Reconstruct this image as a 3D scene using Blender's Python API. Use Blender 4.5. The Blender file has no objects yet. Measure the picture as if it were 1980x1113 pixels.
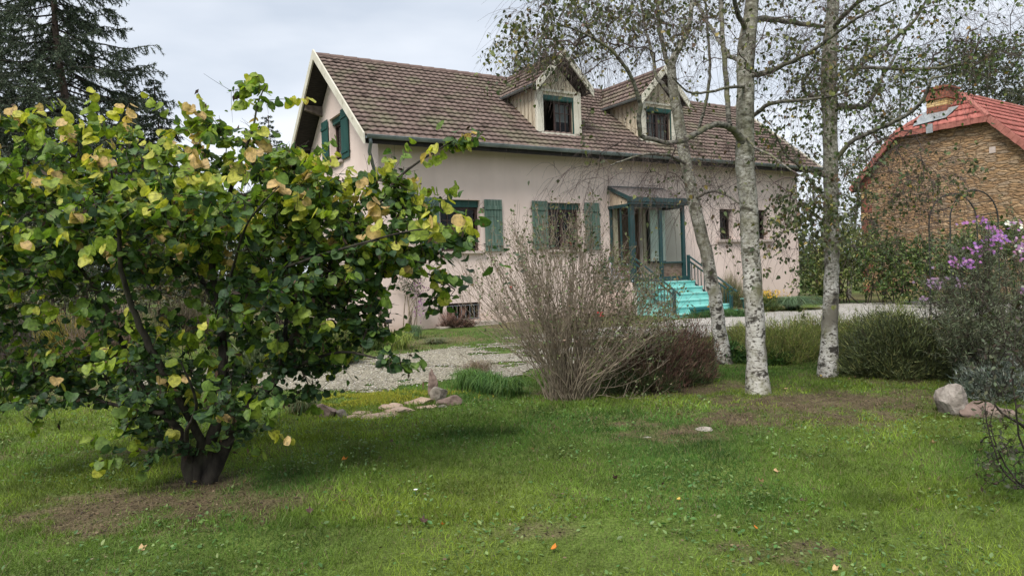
import bpy, math
import numpy as np
from mathutils import Matrix, Vector

# ------------------------------------------------------------------ camera, sky, sun, exposure
scene = bpy.context.scene
COL = scene.collection
EYE = np.array([0.0, 0.0, 1.6])
FPX, PITCH, ROLL = 1386.53, -0.0182, 0.0348          # focal length in pixels of a 1980-wide frame
_f = np.array([0, math.cos(PITCH), math.sin(PITCH)])
_r = np.array([1.0, 0, 0]); _u = np.cross(_r, _f)
_c, _s = math.cos(ROLL), math.sin(ROLL)
CR, CU, CF = _c * _r - _s * _u, _s * _r + _c * _u, _f
cam_d = bpy.data.cameras.new('camera'); cam = bpy.data.objects.new('camera', cam_d); COL.objects.link(cam)
cam_d.sensor_width = 36.0; cam_d.lens = FPX / 1980 * 36.0
cam_d.clip_start = 0.05; cam_d.clip_end = 3000
cam.matrix_world = Matrix(((CR[0], CU[0], -CF[0], EYE[0]), (CR[1], CU[1], -CF[1], EYE[1]),
                           (CR[2], CU[2], -CF[2], EYE[2]), (0, 0, 0, 1)))
scene.camera = cam
SUN_EL, SUN_AZ = math.radians(52), math.radians(205)   # azimuth clockwise from +Y: behind the camera, a little to its left
world = bpy.data.worlds.new('World'); scene.world = world; world.use_nodes = True
nt = world.node_tree; nt.nodes.clear()
def N(t, kind, **kw):
    n = t.nodes.new(kind)
    for k, v in kw.items():
        setattr(n, k, v)
    return n
w_out = N(nt, 'ShaderNodeOutputWorld'); w_bg = N(nt, 'ShaderNodeBackground')
w_sky = N(nt, 'ShaderNodeTexSky', sky_type='NISHITA', sun_disc=False, sun_elevation=SUN_EL, sun_rotation=SUN_AZ)
w_tc = N(nt, 'ShaderNodeTexCoord')
w_map = N(nt, 'ShaderNodeMapping'); w_map.inputs['Scale'].default_value = (1.0, 1.0, 3.2)
w_no = N(nt, 'ShaderNodeTexNoise'); w_no.inputs['Scale'].default_value = 1.9; w_no.inputs['Detail'].default_value = 5; w_no.inputs['Roughness'].default_value = .5
w_rp = N(nt, 'ShaderNodeValToRGB')
w_rp.color_ramp.elements[0].position = .36; w_rp.color_ramp.elements[0].color = (.53, .585, .665, 1)
w_rp.color_ramp.elements[1].position = .62; w_rp.color_ramp.elements[1].color = (.80, .83, .88, 1)
w_sc = N(nt, 'ShaderNodeVectorMath', operation='SCALE'); w_sc.inputs['Scale'].default_value = 8.2
w_mx = N(nt, 'ShaderNodeMixRGB'); w_mx.inputs['Fac'].default_value = .9
nt.links.new(w_tc.outputs['Generated'], w_map.inputs['Vector']); nt.links.new(w_map.outputs[0], w_no.inputs['Vector'])
nt.links.new(w_no.outputs['Fac'], w_rp.inputs['Fac']); nt.links.new(w_rp.outputs[0], w_sc.inputs[0])
nt.links.new(w_sky.outputs[0], w_mx.inputs['Color1']); nt.links.new(w_sc.outputs[0], w_mx.inputs['Color2'])
nt.links.new(w_mx.outputs[0], w_bg.inputs['Color']); w_bg.inputs['Strength'].default_value = 0.1
nt.links.new(w_bg.outputs[0], w_out.inputs['Surface'])
sun_d = bpy.data.lights.new('sun', 'SUN'); sun_d.energy = 2.8; sun_d.angle = math.radians(25); sun_d.color = (1, .96, .9)
sun = bpy.data.objects.new('sun', sun_d); COL.objects.link(sun)
_sd = Vector((math.cos(SUN_EL) * math.sin(SUN_AZ), math.cos(SUN_EL) * math.cos(SUN_AZ), math.sin(SUN_EL)))
sun.rotation_euler = _sd.to_track_quat('Z', 'Y').to_euler()
sun.location = _sd * 40
scene.view_settings.view_transform = 'Standard'; scene.view_settings.look = 'None'
scene.view_settings.exposure = 0.68; scene.view_settings.gamma = 1.0; scene.view_settings.use_curve_mapping = False

# ------------------------------------------------------------------ helpers
def at(x, y, Y):
    """world point on the sight line of photo pixel (x, y) at forward distance Y"""
    d = CF + (x - 990) / FPX * CR + (556.5 - y) / FPX * CU
    return EYE + d * (Y / d[1])

def gz(Y):
    t = np.clip(Y, 0, 60)
    return .42 * (1 - np.exp(-(t / 11.) ** 1.35))

def gnd(x, y):
    return np.array([x, y, float(gz(y))])

def tag(o, label=None, cat=None, group=None, kind=None):
    if label: o['label'] = label
    if cat: o['category'] = cat
    if group: o['group'] = group
    if kind: o['kind'] = kind
    return o

def empty(name, loc, label=None, cat=None, group=None, rz=0.0, parent=None):
    o = bpy.data.objects.new(name, None); COL.objects.link(o)
    o.location = [float(v) for v in loc]; o.rotation_euler = (0, 0, rz); o.empty_display_size = .2
    if parent: o.parent = parent
    return tag(o, label, cat, group)

def link(name, me, mats, parent=None, world_coords=False):
    o = bpy.data.objects.new(name, me); COL.objects.link(o)
    for m in (mats if isinstance(mats, (list, tuple)) else [mats]):
        me.materials.append(m)
    if parent is not None:
        o.parent = parent
        if world_coords:
            bpy.context.view_layer.update()
            o.matrix_parent_inverse = parent.matrix_world.inverted()
    return o

def mesh_np(name, V, F, cols=None, mi=None, smooth=False, uv=None):
    """V (n,3); F (m,k) all faces of the same size; cols (n,3) vertex colours"""
    V = np.asarray(V, np.float32); F = np.asarray(F, np.int32)
    me = bpy.data.meshes.new(name)
    m, k = F.shape
    me.vertices.add(len(V)); me.vertices.foreach_set('co', V.ravel())
    me.loops.add(m * k); me.loops.foreach_set('vertex_index', F.ravel())
    me.polygons.add(m); me.polygons.foreach_set('loop_start', np.arange(0, m * k, k, dtype=np.int32))
    me.polygons.foreach_set('loop_total', np.full(m, k, np.int32))
    if mi is not None: me.polygons.foreach_set('material_index', np.asarray(mi, np.int32))
    if smooth: me.polygons.foreach_set('use_smooth', np.ones(m, bool))
    me.update(calc_edges=True)
    if cols is not None:
        a = me.color_attributes.new('Col', 'FLOAT_COLOR', 'POINT')
        c = np.ones((len(V), 4), np.float32); c[:, :3] = cols
        a.data.foreach_set('color', c.ravel())
    me.validate()
    return me

class MB:
    """collects boxes, bars, prisms; faces of any size"""
    def __init__(s): s.v = []; s.f = []; s.m = []
    def add(s, vs, fs, m=0):
        b = len(s.v); s.v += [tuple(float(c) for c in v) for v in vs]; s.f += [tuple(b + i for i in f) for f in fs]; s.m += [m] * len(fs)
    def box(s, a, b, m=0):
        (x0, y0, z0), (x1, y1, z1) = a, b
        if x0 > x1: x0, x1 = x1, x0
        if y0 > y1: y0, y1 = y1, y0
        if z0 > z1: z0, z1 = z1, z0
        s.add([(x0, y0, z0), (x1, y0, z0), (x1, y1, z0), (x0, y1, z0), (x0, y0, z1), (x1, y0, z1), (x1, y1, z1), (x0, y1, z1)],
              [(0, 3, 2, 1), (4, 5, 6, 7), (0, 1, 5, 4), (1, 2, 6, 5), (2, 3, 7, 6), (3, 0, 4, 7)], m)
    def bar(s, p, q, w, h, m=0, up=(0, 0, 1)):
        p = np.array(p, float); q = np.array(q, float); d = q - p; d /= np.linalg.norm(d)
        sd = np.cross(d, up); sd /= np.linalg.norm(sd); u = np.cross(sd, d)
        vs = [e + a * sd * w / 2 + b * u * h / 2 for e in (p, q) for a, b in ((-1, -1), (1, -1), (1, 1), (-1, 1))]
        s.add(vs, [(0, 1, 2, 3), (7, 6, 5, 4), (0, 4, 5, 1), (1, 5, 6, 2), (2, 6, 7, 3), (3, 7, 4, 0)], m)
    def tube(s, pts, r, n=8, m=0):
        pts = [np.array(p, float) for p in pts]
        rs = r if isinstance(r, (list, tuple)) else [r] * len(pts)
        rings = []
        for i, p in enumerate(pts):
            t = pts[min(i + 1, len(pts) - 1)] - pts[max(i - 1, 0)]; t /= np.linalg.norm(t)
            a = np.cross(t, (0, 0, 1) if abs(t[2]) < .9 else (1, 0, 0)); a /= np.linalg.norm(a); b = np.cross(t, a)
            rings.append([p + rs[i] * (math.cos(2 * math.pi * k / n) * a + math.sin(2 * math.pi * k / n) * b) for k in range(n)])
        vs = [v for rg in rings for v in rg]; fs = []
        for i in range(len(pts) - 1):
            for k in range(n):
                fs.append((i * n + k, i * n + (k + 1) % n, (i + 1) * n + (k + 1) % n, (i + 1) * n + k))
        fs.append(tuple(range(n))[::-1]); fs.append(tuple((len(pts) - 1) * n + k for k in range(n)))
        s.add(vs, fs, m)
    def prism(s, poly, axis, a, b, m=0):
        """poly: 2-D outline, extruded along axis from a to b"""
        n = len(poly)
        def mk(t, p):
            return {'x': (t, p[0], p[1]), 'y': (p[0], t, p[1]), 'z': (p[0], p[1], t)}[axis]
        vs = [mk(a, p) for p in poly] + [mk(b, p) for p in poly]
        s.add(vs, [tuple(range(n)), tuple(range(2 * n - 1, n - 1, -1))] + [(i, n + i, n + (i + 1) % n, (i + 1) % n) for i in range(n)], m)
    def build(s, name, mats, parent=None, bevel=0, smooth=False, world_coords=False):
        me = bpy.data.meshes.new(name); me.from_pydata(s.v, [], s.f)
        me.polygons.foreach_set('material_index', s.m)
        if smooth: me.polygons.foreach_set('use_smooth', [True] * len(s.f))
        me.update()
        import bmesh
        bm = bmesh.new(); bm.from_mesh(me); bmesh.ops.recalc_face_normals(bm, faces=bm.faces)
        if bevel:
            bmesh.ops.bevel(bm, geom=[e for e in bm.edges if len(e.link_faces) == 2 and e.calc_face_angle(0) > .6], offset=bevel, segments=1, affect='EDGES')
        bm.to_mesh(me); bm.free()
        return link(name, me, mats, parent, world_coords)

def vnoise(x, y, s, seed=0):
    """smooth 2-D value noise 0..1 with cell size s"""
    x = np.asarray(x, float) / s + 917.3; y = np.asarray(y, float) / s + 531.7
    xi = np.floor(x).astype(np.int64); yi = np.floor(y).astype(np.int64); fx = x - xi; fy = y - yi
    fx = fx * fx * (3 - 2 * fx); fy = fy * fy * (3 - 2 * fy)
    def h(a, b):
        n = (a * 374761393 + b * 668265263 + seed * 1442695041) & 0x7fffffff
        n = ((n ^ (n >> 13)) * 1274126177) & 0x7fffffff
        return ((n ^ (n >> 16)) & 0xffff) / 65535.
    return (h(xi, yi) * (1 - fx) + h(xi + 1, yi) * fx) * (1 - fy) + (h(xi, yi + 1) * (1 - fx) + h(xi + 1, yi + 1) * fx) * fy
def fbm(x, y, s, seed=0, o=4):
    t = 0; a = 1; w = 0
    for i in range(o):
        t = t + a * vnoise(x, y, s / 2 ** i, seed + i * 7); w += a; a *= .5
    return t / w

# ------------------------------------------------------------------ materials
def mat(name, c1, c2=None, rough=.8, scale=5.0, detail=6, bump=0.0, bscale=None, coord='Object', stretch=(1, 1, 1), contrast=(.35, .65), spec=.3, metal=0, c3=None, s3=1.0, r3=(.5, .7), vcol=False, trans=0.0, tcol=None):
    m = bpy.data.materials.new(name); m.use_nodes = True; t = m.node_tree; t.nodes.clear()
    out = N(t, 'ShaderNodeOutputMaterial'); b = N(t, 'ShaderNodeBsdfPrincipled')
    b.inputs['Roughness'].default_value = rough; b.inputs['Specular IOR Level'].default_value = spec; b.inputs['Metallic'].default_value = metal
    tc = N(t, 'ShaderNodeTexCoord'); mp = N(t, 'ShaderNodeMapping'); mp.inputs['Scale'].default_value = stretch
    t.links.new(tc.outputs[coord], mp.inputs['Vector'])
    def ramp(sc, lo, hi, a, bb, det=detail):
        n = N(t, 'ShaderNodeTexNoise'); n.inputs['Scale'].default_value = sc; n.inputs['Detail'].default_value = det
        t.links.new(mp.outputs[0], n.inputs['Vector'])
        r = N(t, 'ShaderNodeValToRGB'); e = r.color_ramp.elements
        e[0].position = lo; e[0].color = (*a, 1); e[1].position = hi; e[1].color = (*bb, 1)
        t.links.new(n.outputs['Fac'], r.inputs['Fac']); return r.outputs[0]
    col = None
    if vcol:
        at_ = N(t, 'ShaderNodeVertexColor', layer_name='Col'); col = at_.outputs['Color']
        if c2 is not None:
            r = ramp(scale, contrast[0], contrast[1], c1, c2)
            mx = N(t, 'ShaderNodeMixRGB', blend_type='MULTIPLY'); mx.inputs['Fac'].default_value = 1
            t.links.new(col, mx.inputs['Color1']); t.links.new(r, mx.inputs['Color2']); col = mx.outputs[0]
    elif c2 is not None:
        col = ramp(scale, contrast[0], contrast[1], c1, c2)
    if c3 is not None and col is not None:
        f = ramp(s3, r3[0], r3[1], (0, 0, 0), (1, 1, 1))
        mx = N(t, 'ShaderNodeMixRGB'); t.links.new(f, mx.inputs['Fac']); t.links.new(col, mx.inputs['Color1']); mx.inputs['Color2'].default_value = (*c3, 1)
        col = mx.outputs[0]
    if col is not None: t.links.new(col, b.inputs['Base Color'])
    else: b.inputs['Base Color'].default_value = (*c1, 1)
    if bump:
        n = N(t, 'ShaderNodeTexNoise'); n.inputs['Scale'].default_value = bscale or scale * 4; n.inputs['Detail'].default_value = 8
        t.links.new(mp.outputs[0], n.inputs['Vector'])
        bp = N(t, 'ShaderNodeBump'); bp.inputs['Strength'].default_value = 1.0; bp.inputs['Distance'].default_value = bump
        t.links.new(n.outputs['Fac'], bp.inputs['Height']); t.links.new(bp.outputs[0], b.inputs['Normal'])
    sh = b.outputs[0]
    if trans:
        tr = N(t, 'ShaderNodeBsdfTranslucent'); ms = N(t, 'ShaderNodeMixShader'); ms.inputs[0].default_value = trans
        if tcol is not None and col is not None:
            g = N(t, 'ShaderNodeMixRGB', blend_type='MULTIPLY'); g.inputs['Fac'].default_value = 1; g.inputs['Color2'].default_value = (*tcol, 1)
            t.links.new(col, g.inputs['Color1']); t.links.new(g.outputs[0], tr.inputs['Color'])
        elif col is not None: t.links.new(col, tr.inputs['Color'])
        else: tr.inputs['Color'].default_value = (*c1, 1)
        t.links.new(b.outputs[0], ms.inputs[1]); t.links.new(tr.outputs[0], ms.inputs[2]); sh = ms.outputs[0]
    t.links.new(sh, out.inputs['Surface'])
    return m

def glass_mat(name, tint=(.75, .8, .8), gloss=.12):
    m = bpy.data.materials.new(name); m.use_nodes = True; t = m.node_tree; t.nodes.clear()
    out = N(t, 'ShaderNodeOutputMaterial'); a = N(t, 'ShaderNodeBsdfTransparent'); g = N(t, 'ShaderNodeBsdfGlossy')
    a.inputs['Color'].default_value = (*tint, 1); g.inputs['Roughness'].default_value = .03; g.inputs['Color'].default_value = (.9, .95, 1, 1)
    fr = N(t, 'ShaderNodeLayerWeight'); fr.inputs['Blend'].default_value = .5
    pw = N(t, 'ShaderNodeMath', operation='POWER'); pw.inputs[1].default_value = 6; t.links.new(fr.outputs['Facing'], pw.inputs[0])
    ad = N(t, 'ShaderNodeMath', operation='ADD', use_clamp=True); ad.inputs[1].default_value = gloss; fr = pw
    ms = N(t, 'ShaderNodeMixShader'); t.links.new(fr.outputs[0], ad.inputs[0]); t.links.new(ad.outputs[0], ms.inputs[0])
    t.links.new(a.outputs[0], ms.inputs[1]); t.links.new(g.outputs[0], ms.inputs[2]); t.links.new(ms.outputs[0], out.inputs['Surface'])
    return m

def render_mat():
    """pinkish roughcast render with soft weather streaks and splash dirt along the foot"""
    m = mat('pink_render', (.665, .54, .485), (.73, .60, .54), rough=.92, scale=1.3, detail=5, bump=.004, bscale=60, spec=.15, c3=(.60, .485, .43), s3=.5, r3=(.5, .8))
    t = m.node_tree; b = [n for n in t.nodes if n.type == 'BSDF_PRINCIPLED'][0]
    src = b.inputs['Base Color'].links[0].from_socket
    tc = N(t, 'ShaderNodeTexCoord'); sp = N(t, 'ShaderNodeSeparateXYZ'); t.links.new(tc.outputs['Object'], sp.inputs[0])
    no = N(t, 'ShaderNodeTexNoise'); no.inputs['Scale'].default_value = 3; no.inputs['Detail'].default_value = 6; t.links.new(tc.outputs['Object'], no.inputs['Vector'])
    ml = N(t, 'ShaderNodeMath', operation='MULTIPLY_ADD'); ml.inputs[1].default_value = -.5; t.links.new(no.outputs['Fac'], ml.inputs[0]); t.links.new(sp.outputs['Z'], ml.inputs[2])
    mr = N(t, 'ShaderNodeMapRange'); mr.inputs['From Min'].default_value = .55; mr.inputs['From Max'].default_value = .05; t.links.new(ml.outputs[0], mr.inputs['Value'])
    mr.inputs['To Max'].default_value = .7
    mx = N(t, 'ShaderNodeMixRGB'); mx.inputs['Color2'].default_value = (.40, .30, .23, 1)
    t.links.new(mr.outputs[0], mx.inputs['Fac']); t.links.new(src, mx.inputs['Color1']); t.links.new(mx.outputs[0], b.inputs['Base Color'])
    # faint vertical streaks
    mp = N(t, 'ShaderNodeMapping'); mp.inputs['Scale'].default_value = (6, 6, .35); t.links.new(tc.outputs['Object'], mp.inputs[0])
    n2 = N(t, 'ShaderNodeTexNoise'); n2.inputs['Scale'].default_value = 1; n2.inputs['Detail'].default_value = 4; t.links.new(mp.outputs[0], n2.inputs['Vector'])
    r2 = N(t, 'ShaderNodeMapRange'); r2.inputs['From Min'].default_value = .5; r2.inputs['From Max'].default_value = .8; r2.inputs['To Max'].default_value = .14; t.links.new(n2.outputs['Fac'], r2.inputs['Value'])
    m2 = N(t, 'ShaderNodeMixRGB'); m2.inputs['Color2'].default_value = (.43, .355, .32, 1)
    t.links.new(r2.outputs[0], m2.inputs['Fac']); t.links.new(mx.outputs[0], m2.inputs['Color1']); t.links.new(m2.outputs[0], b.inputs['Base Color'])
    return m

M = dict(
    plaster=render_mat(),
    tile=mat('roof_tiles', (.7, .7, .7), (1.15, 1.12, 1.1), rough=.9, scale=14, bump=.004, bscale=50, vcol=True, c3=(.16, .155, .10), s3=1.6, r3=(.5, .78), spec=.15),
    cream=mat('weathered_cream_paint', (.50, .47, .38), (.62, .59, .50), rough=.7, scale=3, stretch=(1, 1, 1), bump=.002, c3=(.32, .29, .22), s3=6, r3=(.58, .75)),
    cladding=mat('beige_boards', (.44, .38, .28), (.53, .46, .35), rough=.8, scale=4, stretch=(3, 3, .4), bump=.002, c3=(.27, .22, .16), s3=3, r3=(.55, .75)),
    batten=mat('batten_boards', (.27, .22, .16), (.36, .30, .22), rough=.85, scale=5),
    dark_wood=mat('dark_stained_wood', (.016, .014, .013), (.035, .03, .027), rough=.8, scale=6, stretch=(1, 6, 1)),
    purlin=mat('grey_brown_beam', (.09, .07, .06), (.16, .13, .11), rough=.9, scale=8),
    zinc=mat('zinc_gutter', (.14, .17, .175), (.22, .26, .265), rough=.45, scale=3, spec=.5, metal=.3),
    brown_pipe=mat('brown_pipe', (.11, .08, .06), (.17, .13, .10), rough=.6, scale=5),
    green_paint=mat('faded_green_shutter_paint', (.062, .112, .088), (.11, .17, .135), rough=.75, scale=5, stretch=(5, 5, .5), bump=.002, c3=(.17, .22, .19), s3=5, r3=(.55, .8)),
    dark_green=mat('deep_green_paint', (.012, .055, .048), (.02, .08, .068), rough=.55, scale=3, stretch=(4, 4, .6)),
    teal=mat('teal_aluminium', (.008, .034, .036), (.013, .048, .050), rough=.45, scale=4, spec=.5),
    step=mat('turquoise_step_paint', (.18, .50, .46), (.26, .58, .54), rough=.7, scale=3, bump=.001, c3=(.17, .31, .28), s3=8, r3=(.54, .72)),
    brown_frame=mat('dark_brown_frame', (.035, .02, .016), (.06, .035, .03), rough=.5, scale=8),
    glass=glass_mat('window_glass', (.5, .55, .55), .015),
    clear=glass_mat('porch_glass', (.8, .86, .84), .0),
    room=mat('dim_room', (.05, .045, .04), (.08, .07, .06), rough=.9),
    curtain=mat('net_curtain', (.55, .53, .5), (.7, .68, .66), rough=.9, scale=20, stretch=(6, 6, .2), trans=.4),
    sill=mat('stone_sill', (.42, .35, .31), (.52, .44, .39), rough=.9, scale=6, bump=.002),
    concrete=mat('concrete', (.30, .26, .22), (.42, .37, .32), rough=.95, scale=8, bump=.004),
    grey_metal=mat('grey_metal', (.18, .2, .22), (.26, .28, .3), rough=.5, metal=.4),
    black_metal=mat('black_metal', (.012, .014, .013), (.03, .032, .03), rough=.5, scale=20),
    plastic_black=mat('black_plastic', (.015, .015, .016), rough=.4),
    board=mat('white_board', (.55, .58, .52), (.64, .67, .6), rough=.7, scale=3),
    door_wood=mat('brown_panel_door', (.085, .045, .03), (.13, .075, .05), rough=.6, scale=4, stretch=(6, 6, .5)),
    beige=mat('beige_inner_wall', (.42, .33, .24), (.5, .4, .3), rough=.9),
    planter=mat('dark_teal_plastic', (.02, .12, .125), (.03, .15, .15), rough=.5),
)
# ------------------------------------------------------------------ the pink house (local axes: x along the front, y into depth, z up)
HO = (-3.0431, 16.9658, 0.0); TH = .5403
L, W, ZE, ZR, OG, OE = 15.128, 6.129, 4.851, 7.682, .542, .578
TP = (ZR - ZE) / (W / 2 + OE)                       # roof slope
def roofz(v): return ZE + (v + OE) * TP
house = empty('house', HO, 'pink rendered house with brown tiled roof, two dormers and green shutters', 'house', rz=TH)

def wall_grid(mb, a0, a1, z0, z1, openings, plane, depth, axis='y', m=0, sign=1):
    """wall sheet at `plane` with rectangular openings and reveals going `depth` inward"""
    us = sorted({a0, a1, *[o[0] for o in openings], *[o[1] for o in openings]})
    zs = sorted({z0, z1, *[o[2] for o in openings], *[o[3] for o in openings]})
    P = (lambda a, d, z: (a, plane + d * sign, z)) if axis == 'y' else (lambda a, d, z: (plane + d * sign, a, z))
    for i in range(len(us) - 1):
        for j in range(len(zs) - 1):
            cu, cz = (us[i] + us[i + 1]) / 2, (zs[j] + zs[j + 1]) / 2
            if any(o[0] < cu < o[1] and o[2] < cz < o[3] for o in openings): continue
            mb.add([P(us[i], 0, zs[j]), P(us[i + 1], 0, zs[j]), P(us[i + 1], 0, zs[j + 1]), P(us[i], 0, zs[j + 1])], [(0, 1, 2, 3)], m)
    for o in openings:
        b0, b1, c0, c1 = o
        for q in ([(b0, c0), (b0, c1)], [(b1, c1), (b1, c0)], [(b0, c1), (b1, c1)], [(b1, c0), (b0, c0)]):
            mb.add([P(q[0][0], 0, q[0][1]), P(q[0][0], depth, q[0][1]), P(q[1][0], depth, q[1][1]), P(q[1][0], 0, q[1][1])], [(0, 1, 2, 3)], m)

WIN = [(1.55, 2.68, 2.24, 3.53), (4.76, 5.86, 2.24, 3.52), (11.32, 11.90, 2.49, 3.46), (12.24, 13.56, 2.49, 3.46)]
DOOR = (7.15, 8.05, 1.38, 3.42)
BAS = (1.64, 2.60, .50, .94)
w = MB()
wall_grid(w, 0, L, -.3, ZE + .4, WIN + [DOOR, BAS], 0, .24)
GW = (2.60, 3.68, 4.83, 6.10)
# gable wall on the left (with the window), plain gable on the right, back wall
wall_grid(w, 0, W, -.3, ZE + .2, [(GW[0], GW[1], GW[2], ZE + .2)], 0, .24, 'x')
def gz_roof(v): return (roofz(v) if v <= W / 2 else roofz(W - v)) - .12
for a, b in ((0, GW[0]), (GW[1], W)):
    w.add([(0, a, ZE + .2), (0, b, ZE + .2), (0, b, gz_roof(b)), (0, a, gz_roof(a))] if gz_roof(a) > ZE + .2 and gz_roof(b) > ZE + .2 else [(0, a, ZE + .2), (0, b, ZE + .2), (0, b, max(gz_roof(b), ZE + .201)), (0, a, max(gz_roof(a), ZE + .201))], [(0, 1, 2, 3)])
w.add([(0, GW[0], GW[3]), (0, GW[1], GW[3]), (0, GW[1], gz_roof(GW[1])), (0, W / 2, gz_roof(W / 2)), (0, GW[0], gz_roof(GW[0]))], [(0, 1, 2, 3, 4)])
w.add([(0, GW[0], GW[3]), (.24, GW[0], GW[3]), (.24, GW[1], GW[3]), (0, GW[1], GW[3])], [(0, 1, 2, 3)])
for e in (GW[0], GW[1]):
    w.add([(0, e, ZE + .2), (.24, e, ZE + .2), (.24, e, GW[3]), (0, e, GW[3])], [(0, 1, 2, 3)])
w.add([(L, 0, -.3), (L, W, -.3), (L, W, gz_roof(W)), (L, W / 2, gz_roof(W / 2)), (L, 0, gz_roof(0))], [(0, 1, 2, 3, 4)])
w.add([(0, W, -.3), (L, W, -.3), (L, W, ZE + .4), (0, W, ZE + .4)], [(0, 1, 2, 3)])
w.add([(0, 0, 4.35), (L, 0, 4.35), (L, W, 4.35), (0, W, 4.35)], [(0, 1, 2, 3)])
w.build('wall', M['plaster'], house)
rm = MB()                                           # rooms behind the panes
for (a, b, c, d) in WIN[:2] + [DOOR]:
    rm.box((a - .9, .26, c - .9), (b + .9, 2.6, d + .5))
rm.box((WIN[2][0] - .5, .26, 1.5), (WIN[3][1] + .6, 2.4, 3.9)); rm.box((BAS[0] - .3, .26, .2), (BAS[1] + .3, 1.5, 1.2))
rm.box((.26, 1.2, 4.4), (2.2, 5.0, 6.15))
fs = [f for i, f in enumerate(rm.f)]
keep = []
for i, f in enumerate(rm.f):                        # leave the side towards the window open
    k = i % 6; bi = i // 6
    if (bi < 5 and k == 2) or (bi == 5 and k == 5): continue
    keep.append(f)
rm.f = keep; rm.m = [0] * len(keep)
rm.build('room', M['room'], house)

# ---- roofs of wavy interlocking tiles: real relief
def tiled(u0, u1, length, rows, wave=.19, hole=None, seed=1, base=((.142, .104, .090), (.205, .155, .135)), amp=.013, lip=.036, sub=6):
    """local (a along eave, s up the slope, h normal)"""
    rng = np.random.default_rng(seed)
    nu = int(round((u1 - u0) / wave)) * sub; a = np.linspace(u0, u1, nu + 1); ph = (a - u0) / wave * 2 * np.pi
    prof = amp * (np.abs(np.cos(ph / 2)) ** 1.0 * 1.3 + .25 * np.cos(ph))
    step = length / rows; V = []; C = []; S = []
    tone = rng.random((rows, nu // sub + 2))
    cid = np.minimum((np.arange(nu + 1)) // sub, nu // sub)
    c0, c1 = np.array(base[0]), np.array(base[1])
    slip = rng.random((rows, nu // sub + 2)) < .03
    for r in range(rows):
        s0 = r * step; jit = rng.normal(0, .0025, nu // sub + 2)[cid]
        tt = tone[r][cid][:, None]; cc = (c0 + (c1 - c0) * tt) * np.where(slip[r][cid], .62, 1)[:, None]; jit = jit + np.where(slip[r][cid], .012, 0)
        sc = -.003 * np.cos(ph)                      # scalloped lip
        for (s, h, dark) in ((s0 + .012 + sc, prof * .55 - .012, 1), (s0 + sc - .012, prof + lip + jit, 1), (s0 + step * .5, prof + lip * .45, 1), (s0 + step + .016 + sc, prof * .95 - .004, 1)):
            V.append(np.stack([a, s + 0 * a, h + 0 * a], 1)); C.append(cc)
    V = np.concatenate(V); C = np.concatenate(C); n = nu + 1
    F = []
    idx = np.arange(nu)
    for r in range(rows):
        for k in range(3):
            b0 = (r * 4 + k) * n; b1 = b0 + n
            F.append(np.stack([b0 + idx, b0 + idx + 1, b1 + idx + 1, b1 + idx], 1))
    F = np.concatenate(F)
    if hole is not None:
        ctr = V[F].mean(1); F = F[~hole(ctr[:, 0], ctr[:, 1])]
    return V, F, C
cosr = 1 / math.sqrt(1 + TP * TP); sinr = TP * cosr
SL = (W / 2 + OE) / cosr
def on_slope(V, front=True):
    a, s, h = V.T
    v = -OE + s * cosr - h * sinr; z = ZE + s * sinr + h * cosr
    if not front: v = W - v
    return np.stack([a, v, z], 1)
DORM = (5.38, 9.05)
def dorm_hole(a, s):
    v = -OE + s * cosr; r = np.zeros_like(a, bool)
    for c in DORM: r |= (np.abs(a - c) < .68) & (v > .22) & (v < 1.55)
    return r
V1, F1, C1 = tiled(-OG, L + OG, SL, 20, hole=dorm_hole)
V2, F2, C2 = tiled(-OG, L + OG, SL, 18, seed=5, sub=4)
me = mesh_np('roof', np.concatenate([on_slope(V1), on_slope(V2, False)]), np.concatenate([F1, F2 + len(V1)]), np.concatenate([C1, C2]), smooth=False)
roof = link('roof', me, M['tile'], house)
rd = MB()                                           # ridge tiles
nr = 42
for i in range(nr):
    x0 = -OG - .01 + (L + 2 * OG) * i / nr; x1 = x0 + (L + 2 * OG) / nr + .03
    ring = lambda x, rr: [(x, W / 2 + rr * math.cos(t), ZR - .05 + rr * math.sin(t) * .9) for t in np.linspace(-.15, math.pi + .15, 8)]
    A, B = ring(x0, .115), ring(x1, .132)
    rd.add(A + B, [(k, k + 1, 9 + k, 8 + k) for k in range(7)] + [tuple(range(8)), tuple(range(15, 7, -1))])
o = rd.build('ridge_tiles', mat('ridge_tile_clay', (.12, .08, .07), (.17, .12, .10), scale=5, bump=.003), roof)
# roof underside, verge boards, purlins
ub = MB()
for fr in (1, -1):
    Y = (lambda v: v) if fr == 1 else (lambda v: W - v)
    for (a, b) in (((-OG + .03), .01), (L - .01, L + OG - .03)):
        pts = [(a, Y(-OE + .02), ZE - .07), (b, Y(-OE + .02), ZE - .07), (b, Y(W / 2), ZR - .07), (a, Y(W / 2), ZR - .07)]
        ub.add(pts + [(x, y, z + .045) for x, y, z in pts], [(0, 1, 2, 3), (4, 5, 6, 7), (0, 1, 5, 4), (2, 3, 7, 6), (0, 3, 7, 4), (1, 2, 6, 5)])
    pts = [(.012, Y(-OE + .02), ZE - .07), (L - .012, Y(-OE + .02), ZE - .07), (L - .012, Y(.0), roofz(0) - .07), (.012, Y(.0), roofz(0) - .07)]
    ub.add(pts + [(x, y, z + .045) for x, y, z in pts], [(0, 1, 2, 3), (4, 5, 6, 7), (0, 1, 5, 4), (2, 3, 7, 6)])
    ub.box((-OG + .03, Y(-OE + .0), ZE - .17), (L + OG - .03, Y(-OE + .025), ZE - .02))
ub.build('soffit', M['dark_wood'], house)
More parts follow.
